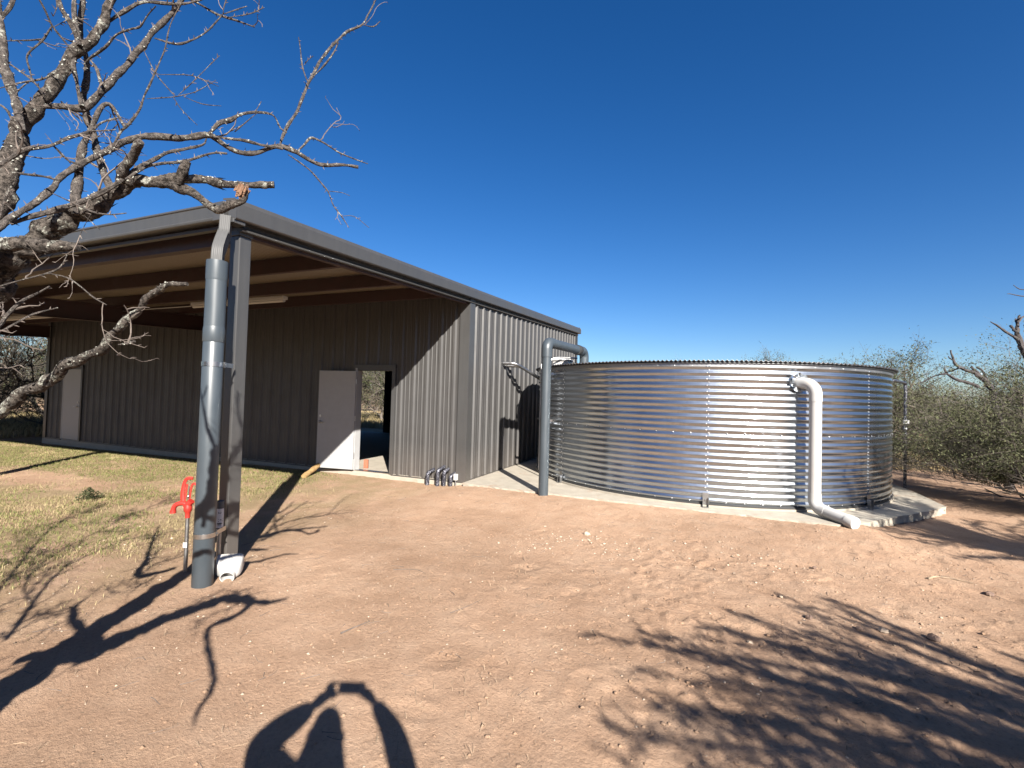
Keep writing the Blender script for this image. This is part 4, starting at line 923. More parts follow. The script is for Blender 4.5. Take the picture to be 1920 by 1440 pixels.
# broken orange stub end
e = np.array(LIMBS[0][-1][:3]); q = MB(); rs = np.random.default_rng(8); ax_ = e - np.array(LIMBS[0][-2][:3]); ax_ /= np.linalg.norm(ax_)
for i in range(70):
    s0 = e + rs.normal(size=3) * .008 - ax_ * .035; s1 = s0 + ax_ * rs.uniform(.015, .038) + rs.normal(size=3) * .003
    q.tube([s0, s1], [.0042, .0012], 4)
q.obj('broken_wood', MT['broken'], tree)
for i, l in enumerate(BRANCHES):
    big = max(p[3] for p in l)
    l[0] = l[0][:3] + (l[0][3] * .55,)
    m_, X_, R_ = limb_mesh(l, 14 if big > .012 else 7, .22 if big > .012 else .15, .010, 300 + i)
    m_.obj('branch', MT['bark'] if big > .027 else MT['bark2'], tree, True)
    for a, b, r in zip(X_[:-1], X_[1:], R_): spots.append((a, b - a, r, 2))
# spurs, thorns, small twigs
rs = np.random.default_rng(21); tw = MB(); lc = MB()
def rnd_dir(): v = rs.normal(size=3); return v / np.linalg.norm(v)
def twiglet(p, d, r, L_, depth):
    n = max(3, int(L_ / .018)); pts = [p]; v = d.copy(); nodes = []
    for k in range(n):
        v = v + rs.normal(size=3) * .22 + np.array([0, 0, .02]); v /= np.linalg.norm(v); pts.append(pts[-1] + v * L_ / n); nodes.append((pts[-1], v.copy()))
    rad = np.linspace(r, max(.0007, r * .35), len(pts)) * (1 + .25 * (np.arange(len(pts)) % 2)); tw.tube(pts, rad, 4, caps=False)
    for q_, v_ in nodes:
        if rs.random() < .55:
            s = np.cross(v_, rnd_dir()); s /= np.linalg.norm(s); tw.tube([q_, q_ + (s * .8 + v_ * .5) * rs.uniform(.005, .013)], [.0016, .0004], 3, caps=False)
        if depth > 0 and rs.random() < .30:
            s = np.cross(v_, rnd_dir()); s /= np.linalg.norm(s); s = s * .8 + v_ * .6; twiglet(q_, s / np.linalg.norm(s), r * .6, L_ * rs.uniform(.3, .6), depth - 1)
for (a, t_, r, kind) in spots:
    L_ = np.linalg.norm(t_)
    if L_ < 1e-6: continue
    tn = t_ / L_
    s = np.cross(tn, rnd_dir()); s /= np.linalg.norm(s)
    if kind == 2 and rs.random() < L_ * 26 and r < .02:
        tw.tube([a + s * r * .7, a + s * (r + rs.uniform(.006, .014)) + tn * .006], [.0026, .0006], 4, caps=False)
    if kind == 3 and rs.random() < L_ * 6.5 and r < .05 and (Vector(a) - CAM).length > 1.25:
        d = s * .9 + tn * .6; twiglet(a, d / np.linalg.norm(d), .0065, rs.uniform(.18, .55), 2)
    if kind == 2 and rs.random() < L_ * 1.9 and r < .016:
        d = s * .8 + tn * .5 + np.array([0, 0, .15]); twiglet(a, d / np.linalg.norm(d), min(.0035, r * .5 + .0008), rs.uniform(.05, .24), 1)
    # lichen flakes, in patches, upper side preferred
    v = Vector(a)
    pn = mnoise.noise(v * 9) + .35 * s[2] + .2
    for _q in range(rs.poisson(L_ * (900 * r ** .5) * 1.9) if r > .004 and pn > .26 else 0):
        s = np.cross(tn, rnd_dir()); s /= np.linalg.norm(s)
        if s[2] + .4 * s[1] * -1 < -.35: continue
        c = a + s * r * 1.02; k_ = .65 + 22 * min(r, .03); f1 = tn * rs.uniform(.002, .005) * k_; f2 = np.cross(tn, s) * rs.uniform(.002, .0045) * k_; up_ = s * rs.uniform(.001, .005)
        q6 = [c + f1 * math.cos(t6) * rs.uniform(.5, 1.2) + f2 * math.sin(t6) * rs.uniform(.5, 1.2) + up_ * max(0, math.cos(t6 + r * 900)) for t6 in np.arange(6) * 1.047]; lc.add(q6, [(0, 1, 2, 3, 4, 5)])
# bark plates on the rough limbs
bp = MB()
for (a, t_, r, kind) in spots:
    L_ = np.linalg.norm(t_)
    if kind != 1 or r < .016 or L_ < 1e-6: continue
    tn = t_ / L_
    for _ in range(rs.poisson(L_ * 900 * r * 4.5)):
        s = np.cross(tn, rnd_dir()); s /= np.linalg.norm(s); c = a + s * r * 1.03; w = np.cross(tn, s)
        l = rs.uniform(.008, .026); h = rs.uniform(.003, .008); li = rs.uniform(.002, .010)
        bp.add([c - tn * l - w * h * .5, c - w * h + s * li * .3, c + tn * l + s * li, c + w * h + s * li * .4], [(0, 1, 2, 3)])
bp.obj('bark_plates', MT['bark'], tree, kind='stuff')
tw.obj('twigs', MT['twig'], tree, kind='stuff'); lc.obj('lichen', MT['lichen'], tree, kind='stuff')

# ------------------------------------------------------------------ shrubs and trees: generator
def grow_shrub(seed, height, spread, stems, levels=3, leaf_n=6000, leaf=.03, lean=(0, 0), gnarl=.25, up=.12, bare=0.0, clump=1.0, r0=.05, base_h=0.0, minz=.05):
    rs = np.random.default_rng(seed); SV = []; SF = []; tips = []
    def seg(p0, p1, ra, rb, n):
        t = p1 - p0; t = t / (np.linalg.norm(t) + 1e-9); a = np.array([0, 0, 1.]) if abs(t[2]) < .9 else np.array([1., 0, 0])
        u = np.cross(t, a); u /= np.linalg.norm(u); w = np.cross(t, u); off = sum(len(v) for v in SV_)
        th = np.arange(n) * 2 * np.pi / n
        SV_.append(np.concatenate([p0 + ra * (np.cos(th)[:, None] * u + np.sin(th)[:, None] * w), p1 + rb * (np.cos(th)[:, None] * u + np.sin(th)[:, None] * w)]))
        for j in range(n): SF_.append((cnt[0] + j, cnt[0] + (j + 1) % n, cnt[0] + n + (j + 1) % n, cnt[0] + n + j))
        cnt[0] += 2 * n
    SV_ = []; SF_ = []; cnt = [0]
    def grow(p, d, L_, r, lev):
        k = max(2, int(3 + rs.integers(0, 3))) if lev < levels else 2
        q = p.copy(); v = d.copy(); pts = []
        for i in range(k):
            v = v + rs.normal(size=3) * gnarl + np.array([0, 0, up]); v /= np.linalg.norm(v)
            nq = q + v * L_ / k
            if nq[2] < minz: v[2] = abs(v[2]); nq = q + v * L_ / k
            seg(q, nq, r * (1 - .6 * i / k), r * (1 - .6 * (i + 1) / k), 6 if lev == 0 else (4 if lev == 1 else 3)); q = nq; pts.append((q.copy(), v.copy(), i))
        if lev >= levels - 1: tips.extend([(a, b) for a, b, _ in pts])
        if lev < levels:
            for a, b, i in pts:
                for _ in range(rs.integers(1, 4) if lev < levels - 1 else rs.integers(1, 5)):
                    s = np.cross(b, rs.normal(size=3)); s /= np.linalg.norm(s); nd = s * rs.uniform(.5, 1.0) + b * .75; nd /= np.linalg.norm(nd)
                    grow(a, nd, L_ * rs.uniform(.42, .72), r * .45 * (1 - .2 * i / k), lev + 1)
    for s in range(stems):
        a = rs.uniform(0, 2 * np.pi); el = rs.uniform(.35, 1.0)
        d = np.array([math.cos(a) * spread / height * rs.uniform(.3, 1) + lean[0], math.sin(a) * spread / height * rs.uniform(.3, 1) + lean[1], el]); d /= np.linalg.norm(d)
        grow(np.array([math.cos(a) * .08, math.sin(a) * .08, base_h - .25]), d, height * rs.uniform(.5, .72), r0 * rs.uniform(.6, 1.1), 0)
    V = np.concatenate(SV_); F = np.array([f if len(f) == 4 else f for f in SF_])
    # leaves
    tp = np.array([t[0] for t in tips]); tv = np.array([t[1] for t in tips])
    dens = np.array([max(0.02, mnoise.noise(Vector(t) * (2.2 * clump) + Vector((seed, 0, 0))) + .35) for t in tp]); dens /= dens.sum()
    idx = rs.choice(len(tp), leaf_n, p=dens); c = tp[idx] - tv[idx] * rs.uniform(0, .14, (leaf_n, 1)) * height * .5 + rs.normal(size=(leaf_n, 3)) * .045 * height ** .5
    a = rs.normal(size=(leaf_n, 3)); a /= np.linalg.norm(a, axis=1)[:, None]; b = np.cross(a, rs.normal(size=(leaf_n, 3))); b /= np.linalg.norm(b, axis=1)[:, None]
    sc_ = leaf * rs.uniform(.5, 1.4, (leaf_n, 1)); a = a * sc_; b = b * sc_ * .38
    LV = np.stack([c - a, c + b, c + a, c - b], 1).reshape(-1, 3); LF = np.arange(leaf_n * 4).reshape(-1, 4)
    return V, F, LV, LF
protos = {}
def norm(V, LV, h, sp):
    kz = h / np.percentile(LV[:, 2], 98); kr = sp / np.percentile(np.hypot(LV[:, 0], LV[:, 1]), 88); s = np.array([kr, kr, kz])
    c = LV.reshape(-1, 4, 3); m = c.mean(1, keepdims=True); LV = (m * s + (c - m)).reshape(-1, 3)
    return V * s, LV
def proto(key, wood, leafm, **kw):
    V, F, LV, LF = grow_shrub(**kw); V, LV = norm(V, LV, kw['height'], kw['spread'] * .8)
    protos[key] = (fast_mesh('trunk', V, F, MT[wood]), fast_mesh('crown', LV, LF, MT[leafm]), (V, F, LV, LF))
proto('olive', 'shrubwood', 'leaf_g', seed=1, height=3.2, spread=2.8, stems=7, leaf_n=30000, leaf=.036, r0=.045)
proto('mesq', 'shrubwood', 'leaf_g', seed=2, height=4.4, spread=3.6, stems=3, leaf_n=24000, leaf=.040, r0=.08, gnarl=.32, base_h=.2)
proto('grey', 'shrubwood', 'leaf_b', seed=3, height=3.2, spread=3.0, stems=6, leaf_n=2600, leaf=.035, r0=.05, gnarl=.34)
proto('dark', 'shrubwood', 'leaf_d', seed=4, height=2.2, spread=2.4, stems=8, leaf_n=26000, leaf=.036, r0=.035)
def place_tree(key, x, y, s, rz, name, label, cat='tree', group=None, sz=1.0, dz=0):
    t = thing(name, label, cat, (x, y, gz(x, y) + dz), group); t.rotation_euler = (0, 0, rz); t.scale = (s, s, s * sz)
    link('trunk', protos[key][0], None, t)
    link('crown', protos[key][1], None, t)
    return t
# big olive brush at the right edge, leaning over the path
V, F, LV, LF = grow_shrub(seed=31, height=2.9, spread=2.9, stems=17, levels=3, leaf_n=150000, leaf=.020, lean=(-.50, -.05), r0=.026, gnarl=.17, up=.0, minz=.5)
kz = 2.35 / np.percentile(LV[:, 2], 98); kx = 2.7 / -np.percentile(LV[:, 0], 5); s_ = np.array([kx, kx, kz]); c = LV.reshape(-1, 4, 3); m_c = c.mean(1, keepdims=True); LV = m_c * s_ + (c - m_c); m2 = LV.mean(1); LV = LV[m2[:, 2] > .42 + .10 * np.hypot(m2[:, 0], m2[:, 1]) + .25 * np.sin(m2[:, 0] * 3.1) * np.cos(m2[:, 1] * 2.7)].reshape(-1, 3); V = V * s_; LF = np.arange(len(LV)).reshape(-1, 4)
keepf = np.array([V[f].mean(0)[2] > .35 or np.hypot(*V[f].mean(0)[:2]) < .9 for f in F]); F = F[keepf]
t = thing('bush', 'dense olive green bush leaning over the dirt at the right edge beside the pad', 'bush', (10.6, 4.4, gz(10.6, 4.4)))
link('stems', fast_mesh('stems', V, F, MT['shrubwood']), None, t); link('foliage', fast_mesh('foliage', LV, LF, MT['leaf_g']), None, t)
# trees seen on the right
place_tree('mesq', 10.0, 11.6, .80, 1.0, 'mesquite_tree', 'green crowned tree just right of the tank rim behind the thin riser')
DEAD = [('dark dead tree with forked bare limbs against the sky right of the tank', [
    [(10.556, 5.877, -0.3, 0.09), (10.456, 5.877, 0.5, 0.08), (10.206, 5.777, 1.989, 0.0597), (10.067, 5.793, 2.299, 0.0481), (9.844, 5.772, 2.489, 0.0363), (9.606, 5.739, 2.595, 0.0304), (9.5, 5.737, 2.754, 0.0245), (9.464, 5.768, 2.99, 0.0154)],
    [(9.905, 5.649, 2.147, 0.0418), (9.8, 5.661, 2.217, 0.036), (9.544, 5.677, 2.311, 0.0303), (9.37, 5.694, 2.444, 0.0245), (9.334, 5.727, 2.581, 0.0154)],
    [(10.07, 5.715, 2.2, 0.0418), (10.063, 5.785, 2.322, 0.0421), (9.985, 5.863, 2.458, 0.0364), (9.901, 5.958, 2.635, 0.0246)],
    [(10.093, 5.726, 2.165, 0.0299), (10.109, 5.85, 2.374, 0.0241), (10.091, 5.94, 2.537, 0.0213), (10.004, 6, 2.626, 0.0154)],
    [(9.377, 5.416, 2.728, 0.0149), (9.392, 5.654, 2.808, 0.0122), (9.409, 5.75, 2.854, 0.0092)],
    [(9.249, 5.372, 2.426, 0.0179), (9.062, 5.402, 2.39, 0.0151), (8.886, 5.445, 2.269, 0.0122), (8.704, 5.48, 2.169, 0.0092)],
    [(9.501, 5.471, 2.576, 0.0179), (9.426, 5.592, 2.512, 0.0151), (9.324, 5.726, 2.458, 0.0092)]]),
('pale dead trunk with broken limbs rising at the right edge above the bush', [
    [(10.784, 3.762, -0.3, 0.09), (10.684, 3.762, 0.5, 0.08), (10.284, 3.762, 1.766, 0.0782), (9.988, 3.744, 2.351, 0.0694), (9.796, 3.728, 2.698, 0.0599), (9.699, 3.729, 2.95, 0.0502), (9.668, 3.742, 3.134, 0.0352), (9.69, 3.773, 3.3, 0.0252), (9.729, 3.809, 3.447, 0.0202)],
    [(9.542, 3.423, 2.936, 0.0293), (9.462, 3.475, 3.043, 0.0222), (9.372, 3.525, 3.142, 0.0199), (9.295, 3.573, 3.252, 0.0151), (9.225, 3.607, 3.32, 0.0076)],
    [(9.522, 3.411, 3.063, 0.0244), (9.556, 3.614, 3.17, 0.0225), (9.583, 3.755, 3.25, 0.0202)],
    [(9.529, 3.41, 3.19, 0.0171), (9.612, 3.655, 3.315, 0.015), (9.665, 3.785, 3.384, 0.0101)],
    [(9.528, 3.408, 3.249, 0.0147), (9.67, 3.603, 3.374, 0.0149), (9.907, 3.881, 3.493, 0.0127)],
    [(10.004, 3.631, 2.295, 0.0293), (10.33, 3.844, 2.952, 0.0247), (10.328, 3.908, 3.56, 0.0199), (10.121, 3.861, 3.762, 0.015), (9.782, 3.776, 3.804, 0.0101), (9.611, 3.733, 3.845, 0.0081), (9.507, 3.707, 3.855, 0.0051)],
    [(10.211, 3.68, 3.524, 0.0147), (9.871, 3.728, 3.869, 0.01), (9.703, 3.736, 3.941, 0.0081), (9.617, 3.746, 4.03, 0.0051)]])]
for k_, (lab, ls) in enumerate(DEAD):
    t = thing('dead_tree', lab, 'tree', (0, 0, 0))
    for j, l in enumerate(ls):
        m_, X_, R_ = limb_mesh(l, 8, .15, .04, 500 + 10 * k_ + j); m_.obj('trunk' if j == 0 else 'limb', MT['deadwood'], t, True)
place_tree('olive', 15.2, 11.5, .75, .4, 'brush_tree', 'olive brush behind the leaning bush, highest at the right edge', 'bush')
place_tree('dark', 13.4, 12.4, .8, 2.8, 'bush', 'low dark green bush between the riser and the leaning bush', 'bush')
place_tree('mesq', 17.5, 17.5, .85, 3.5, 'mesquite_tree', 'feathery tree further back at the right edge under the open sky')
place_tree('grey', 13.0, 17.0, .9, .2, 'brush_tree', 'greyish bare brush behind the green crowned tree right of the tank', 'bush')
place_tree('mesq', 7.6, 31, 1.12, .2, 'mesquite_tree', 'distant small tree top peeping over the middle of the tank roof')
# left, seen through the breezeway
lefts = [('grey', -22.5, 5.5, 1.35, .3, 'grey leafless brush beyond the left end of the shed, nearest the wall'), ('grey', -26.0, 2.0, 1.5, 1.7, 'grey tangled brush at the far left edge of the picture'),
         ('mesq', -29.5, 6.5, 1.25, 2.5, 'tall thin branched tree rising behind the grey brush at the far left'), ('olive', -31, 1.0, 1.3, 4.2, 'olive brush far off at the left edge under the porch roof')]
for k, x, y, s, r, lab in lefts: place_tree(k, x, y, s, r, 'brush_tree', lab, 'tree')
# seen through the doorway
place_tree('mesq', -13.4, 15.0, 1.05, 1.2, 'mesquite_tree', 'twisted dark tree framed by the open doorway of the shed')
place_tree('olive', -15.5, 21.0, 1.2, 1.9, 'brush_tree', 'olive brush in the distance seen through the open doorway', 'bush')
# behind the photographer: seen only as reflections in the tank
for i, (k, x, y, s, r) in enumerate([('mesq', -4, -17, 1.2, .4), ('olive', 1, -20, 1.2, 2), ('mesq', 7, -19, 1.1, 3), ('olive', 13, -17, 1.3, 1), ('mesq', 18, -12, 1.3, 5), ('olive', 20, -5, 1.3, 2.2), ('dark', 19.5, 1.0, 1.3, 1.1)]):
    place_tree(k, x, y, s, r, 'brush_tree', ['spreading tree behind the photographer, furthest to the left', 'olive brush directly behind the photographer', 'spreading tree behind the photographer, second towards the right', 'olive brush behind the photographer, back right corner', 'spreading tree far to the right of the photographer', 'olive brush outside the right edge beyond the feathery trees', 'dark low brush outside the right edge nearest the bush'][i], 'tree', 'trees out of frame')

# far brush line all round, one mass
def mass(name, ring, kinds, n, seed, label, keep=1.0):
    rs = np.random.default_rng(seed); WV = []; WF = []; LV_ = []; LF_ = []; nv = nl = 0
    for i in range(n):
        k = kinds[rs.integers(len(kinds))]; V, F, LV, LF = protos[k][2]
        a = rs.uniform(ring[2], ring[3]); d = ring[0] + (ring[1] - ring[0]) * rs.random() ** .8; x = 4.2 + d * math.cos(a); y = -8 + d * math.sin(a)
        if -24 < x < 12 and -9 < y < 12: continue
        if abs(x) < 18 and y < 17 and y > -14: continue
        s = rs.uniform(.75, 1.3); rz = rs.uniform(0, 6.28); c, s_ = math.cos(rz) * s, math.sin(rz) * s
        Rm = np.array([[c, -s_, 0], [s_, c, 0], [0, 0, s]]); o = np.array([x, y, gz(x, y)])
        sel = rs.random(len(F)) < .30; Fq = F[sel]; used = Fq.reshape(-1, 4); vv = V[used.ravel()] @ Rm.T + o
        WV.append(vv); WF.append(np.arange(len(vv)).reshape(-1, 4) + nv); nv += len(vv)
        m = int(len(LF) * .12 * keep); L4 = LV.reshape(-1, 4, 3); L4 = L4[rs.choice(len(L4), m, replace=False)]; c4 = L4.mean(1, keepdims=True); L4 = c4 + (L4 - c4) * 1.9
        vv = L4.reshape(-1, 3) @ Rm.T + o; LV_.append(vv); LF_.append(np.arange(len(vv)).reshape(-1, 4) + nl); nl += len(vv)
    t = thing(name, label, 'brush'); t['kind'] = 'stuff'
    link('wood', fast_mesh('wood', np.concatenate(WV), np.concatenate(WF), MT['shrubwood']), None, t, kind='stuff')
    link('leaves', fast_mesh('leaves', np.concatenate(LV_), np.concatenate(LF_), MT['leaf_g' if keep >= 1 else 'leaf_b']), None, t, kind='stuff')
mass('far_brush', (30, 75, .45, 1.9), ['olive', 'mesq', 'dark'], 75, 50, 'far line of olive green brush behind the tank and the bush')
mass('far_brush', (34, 70, 1.9, 3.5), ['grey', 'mesq', 'grey', 'olive'], 70, 51, 'far line of grey brown brush behind the shed and to its left', .6)
mass('far_brush', (26, 60, 3.5, 6.7), ['olive', 'mesq'], 60, 52, 'line of brush behind the photographer', 1.0)

# feathery trees standing right of the photographer: they cast the streaky shade on the soil and the pad
def feather_tree(name, label, base, hub, tips, seed, dens=1.0, leafl=.020):
    rs = np.random.default_rng(seed); w = MB(); LV = []
    hub = np.array(hub, float); base = np.array(base, float)
    mid = (hub + base) / 2 + rs.normal(size=3) * .15
    tr = catmull([tuple(base) + (.13,), tuple(mid) + (.11,), tuple(hub) + (.09,)], .05); w.tube(tr[:, :3], tr[:, 3], 12)
    tn = thing(name, label, 'tree', (0, 0, 0)); w.obj('trunk', MT['bark'], tn, True)
    b_ = MB()
    for tip in tips:
        tip = np.array(tip, float); d = tip - hub; L_ = np.linalg.norm(d); mid = hub + d * .45 + np.array([0, 0, .16 * L_ * .6]) + rs.normal(size=3) * .10
        P = catmull([tuple(hub) + (.028,), tuple(mid) + (.014,), tuple(tip) + (.002,)], .07); b_.tube(P[:, :3] + rs.normal(size=(len(P), 3)) * .004, P[:, 3], 5, caps=False)
        T = np.gradient(P[:, :3], axis=0); T /= np.linalg.norm(T, axis=1)[:, None]
        for i in range(2, len(P)):
            if rs.random() > .90 * dens: continue
            v = T[i] * rs.uniform(.9, 1.3) + rs.normal(size=3) * .26; v /= np.linalg.norm(v); l = rs.uniform(.15, .42) * (1.25 - i / len(P) * .6); n = 6
            q = [P[i, :3]];
            for _ in range(n): v = v + rs.normal(size=3) * .08; v /= np.linalg.norm(v); q.append(q[-1] + v * l / n)
            b_.tube(q, np.linspace(.004, .001, n + 1), 3, caps=False)
            for p_ in q[1:]:
                for _ in range(4):
                    a = v * 1.0 + rs.normal(size=3) * .45; a /= np.linalg.norm(a); a *= leafl * rs.uniform(.7, 1.5); bb = np.cross(a, rs.normal(size=3)); bb /= np.linalg.norm(bb); bb *= leafl * .20; c = p_ + a * .8
                    LV += [c - a, c + bb, c + a, c - bb]
    b_.obj('branches', MT['shrubwood'], tn, kind='stuff'); LV = np.array(LV)
    link('crown', fast_mesh('crown', LV, np.arange(len(LV)).reshape(-1, 4), MT['leaf_g']), None, tn)
rs = np.random.default_rng(77)
def lifted(gx, gy, h): return (gx + SUN.x / SUN.z * h, gy + SUN.y / SUN.z * h, -.113 + h)
hub = lifted(8.1, -5.9, 2.55)
tips = []
T1 = [(3.42, -4.42), (4.0, -5.5), (4.3, -6.0), (4.9, -5.8), (5.6, -6.0), (5.0, -4.5), (5.3, -4.3), (5.7, -4.2), (5.8, -4.9), (6.2, -5.2), (5.5, -5.2), (6.8, -5.0), (7.0, -4.2), (6.0, -5.8), (4.5, -5.0), (5.1, -3.6), (4.2, -5.8), (4.0, -5.2), (4.6, -5.6), (5.2, -5.8), (4.4, -4.7), (3.75, -4.38), (3.95, -4.30), (4.35, -3.95), (4.6, -3.58), (4.95, -3.2), (5.35, -2.92), (5.5, -3.35), (5.0, -3.9), (4.5, -4.4), (3.9, -4.9), (4.1, -5.25), (4.35, -5.6), (4.7, -5.2), (4.6, -4.75), (5.4, -4.0), (5.6, -4.6), (5.2, -5.0), (6.0, -3.8), (6.1, -4.6), (6.4, -3.6), (5.3, -5.6), (5.9, -5.3), (6.6, -4.4), (4.9, -4.2), (4.2, -4.1)]
for (gx, gy) in T1 + T1[1:]:
    tips.append(lifted(gx + rs.normal() * .12, gy + rs.normal() * .12, rs.uniform(2.2, 2.5)))
feather_tree('mesquite_tree', 'feathery tree standing right of the photographer whose shade falls across the soil', (10.9, -9.3, -.3), hub, tips, 5, 1.0, .023)
hub = lifted(8.6, -.9, 2.7); tips = []
T2 = [(5.9, 2.2), (6.2, 2.6), (5.7, 1.8), (6.4, 2.0), (6.0, 1.5), (6.6, 2.8), (7.0, 2.4), (7.4, 2.6), (6.9, 3.2), (5.8, 2.7), (6.1, 3.1), (6.5, 2.4), (5.95, 1.9), (6.3, 1.6), (7.6, 2.0), (6.7, 2.1), (6.05, 2.4), (7.2, 2.9), (5.5, 2.2), (6.2, .6), (6.5, .25), (6.9, -.3), (7.2, -.75), (7.8, -1.1), (8.4, -1.6), (6.3, 1.1), (6.8, .9), (7.3, .4), (7.6, 1.0), (7.3, 1.6), (8.0, .2), (8.6, .9), (8.3, 1.6), (9.2, .2), (9.4, -1.2), (7.0, 0.1), (7.9, -.4), (8.9, -.4), (9.6, .9), (9.0, 1.8), (6.6, 1.6)]
for (gx, gy) in T2 + T2:
    tips.append(lifted(gx + rs.normal() * .12, gy + rs.normal() * .12, rs.uniform(2.0, 3.0)))
feather_tree('mesquite_tree', 'feathery tree outside the right edge shading the far end of the concrete pad', (11.9, -5.0, -.3), hub, tips, 6, 1.0, .026)

# ------------------------------------------------------------------ grass, litter, pebbles
def blades(name, label, n, xr, yr, mask, hmin, hmax, mat, seed, flat=.5, w=.003):
    rs = np.random.default_rng(seed); x = rs.uniform(*xr, n * 3); y = rs.uniform(*yr, n * 3); p = mask(x, y); k = rs.random(len(x)) < p; x = x[k][:n]; y = y[k][:n]; m = len(x)
    z = ground_z(x, y) - .004; h = rs.uniform(hmin, hmax, m); a = rs.uniform(0, 2 * np.pi, m); tilt = rs.uniform(.15, 1.0, m) * flat * 1.5
    dx = np.cos(a) * np.sin(tilt); dy = np.sin(a) * np.sin(tilt); dz = np.cos(tilt)
    px_, py_ = -np.sin(a) * w, np.cos(a) * w; b = np.stack([x, y, z], 1); d = np.stack([dx, dy, dz], 1); wv = np.stack([px_, py_, np.zeros(m)], 1)
    bend = np.stack([dx, dy, -dz * .5], 1); mid = b + d * h[:, None] * .55; tip = mid + (d * .55 + bend * .35) * h[:, None] * .6
    tip[:, 2] = np.maximum(tip[:, 2], z + .006)
    V = np.stack([b - wv, b + wv, mid + wv * .8, mid - wv * .8, tip], 1).reshape(-1, 3); o = np.arange(m)[:, None] * 5
    F = np.concatenate([o + np.array([0, 1, 2]), o + np.array([0, 2, 3]), o + np.array([3, 2, 4])])
    link(name, fast_mesh(name, V, F, mat), None, None, kind='stuff', label=label)
def m_green(x, y):
    v = sstep(.44, .60, fbm(x, y, .8, 4)) * .9 + sstep(.45, .6, fbm(x, y + 40, 2.5, 3)) * .35
    strip = np.exp(-((y + 1.5) / 1.3) ** 2) * .9 * (.3 + .7 * sstep(.4, .55, fbm(x, y + 5, 1.2, 3)))
    bare = np.exp(-(((x + 7.4) / 2.3) ** 2 + ((y + 3.2) / .55) ** 2) * 1.2)
    return np.clip((v + strip * sstep(-2.5, -4.5, x)) * sstep(-1.6, -3.0, x + (y + 3) * .25) * (1 - .99 * bare) * sstep(-.12, -.3, y), 0, 1)
def m_dry(x, y):
    v = .08 + .92 * sstep(.46, .62, fbm(x + 7, y, 1.1, 4))
    bare = np.exp(-(((x + 7.4) / 2.3) ** 2 + ((y + 3.2) / .55) ** 2) * 1.2)
    return np.clip(v * sstep(-.4, -2.6, x + (y + 3.5) * .45) * (1 - .93 * bare) * sstep(-.08, -.2, y), 0, 1)
blades('green_grass', 'patchy green grass growing along the shaded side of the shed', 62000, (-16, -1.0), (-6.2, -.06), m_green, .03, .08, MT['grass_g'], 1, .75)
blades('dry_grass', 'flattened straw coloured grass in front of the shed', 80000, (-16, .2), (-6.5, -.06), m_dry, .02, .075, MT['grass_d'], 2, 1.0, .0022)
m_far = lambda x, y: np.clip(.35 + .65 * sstep(.4, .6, fbm(x, y, .5, 3)), 0, 1)
blades('tall_dry_grass', 'tall dry grass beyond the shed seen through the doorway', 26000, (-22, -8), (11.5, 24), m_far, .25, .6, MT['grass_d'], 3, .4, .010)
blades('field_grass', 'dry grass under the brush right of the tank', 34000, (8.0, 24), (8.3, 26), m_far, .15, .5, MT['grass_d'], 4, .5, .009)
blades('field_grass', 'dry grass under the brush left of the shed', 26000, (-36, -17), (-1, 12), m_far, .15, .45, MT['grass_d'], 5, .5, .011)
blades('straw_litter', 'short straws and grass stems strewn over the bare soil', 5200, (-1.2, 9), (-7, -.4), lambda x, y: .15 + .85 * sstep(.5, .68, fbm(x, y, 1.2, 3)), .02, .07, MT['strawstick'], 6, 1.0, .0016)
# darker fallen bits
def litter(name, label, n, mat, seed, lmin, lmax, r, xr=(-1, 9), yr=(-7, -.5)):
    rs = np.random.default_rng(seed); q = MB()
    for i in range(n):
        x = rs.uniform(*xr); y = rs.uniform(*yr); a = rs.uniform(0, 6.28); L_ = rs.uniform(lmin, lmax); pts = []
        for k in range(4): pts.append((x, y, gz(x, y) + r * .9)); x += math.cos(a) * L_ / 3; y += math.sin(a) * L_ / 3; a += rs.normal() * .35
        q.tube(pts, np.linspace(r, r * .5, 4) * rs.uniform(.6, 1.3), 4, caps=False)
    q.obj(name, mat, None, kind='stuff', label=label)
litter('twig_litter', 'small dark twigs strewn over the bare soil', 420, MT['twig'], 61, .03, .14, .0022)
litter('stem_litter', 'pale dry stems strewn over the bare soil', 230, MT['strawstick'], 62, .03, .16, .0016)
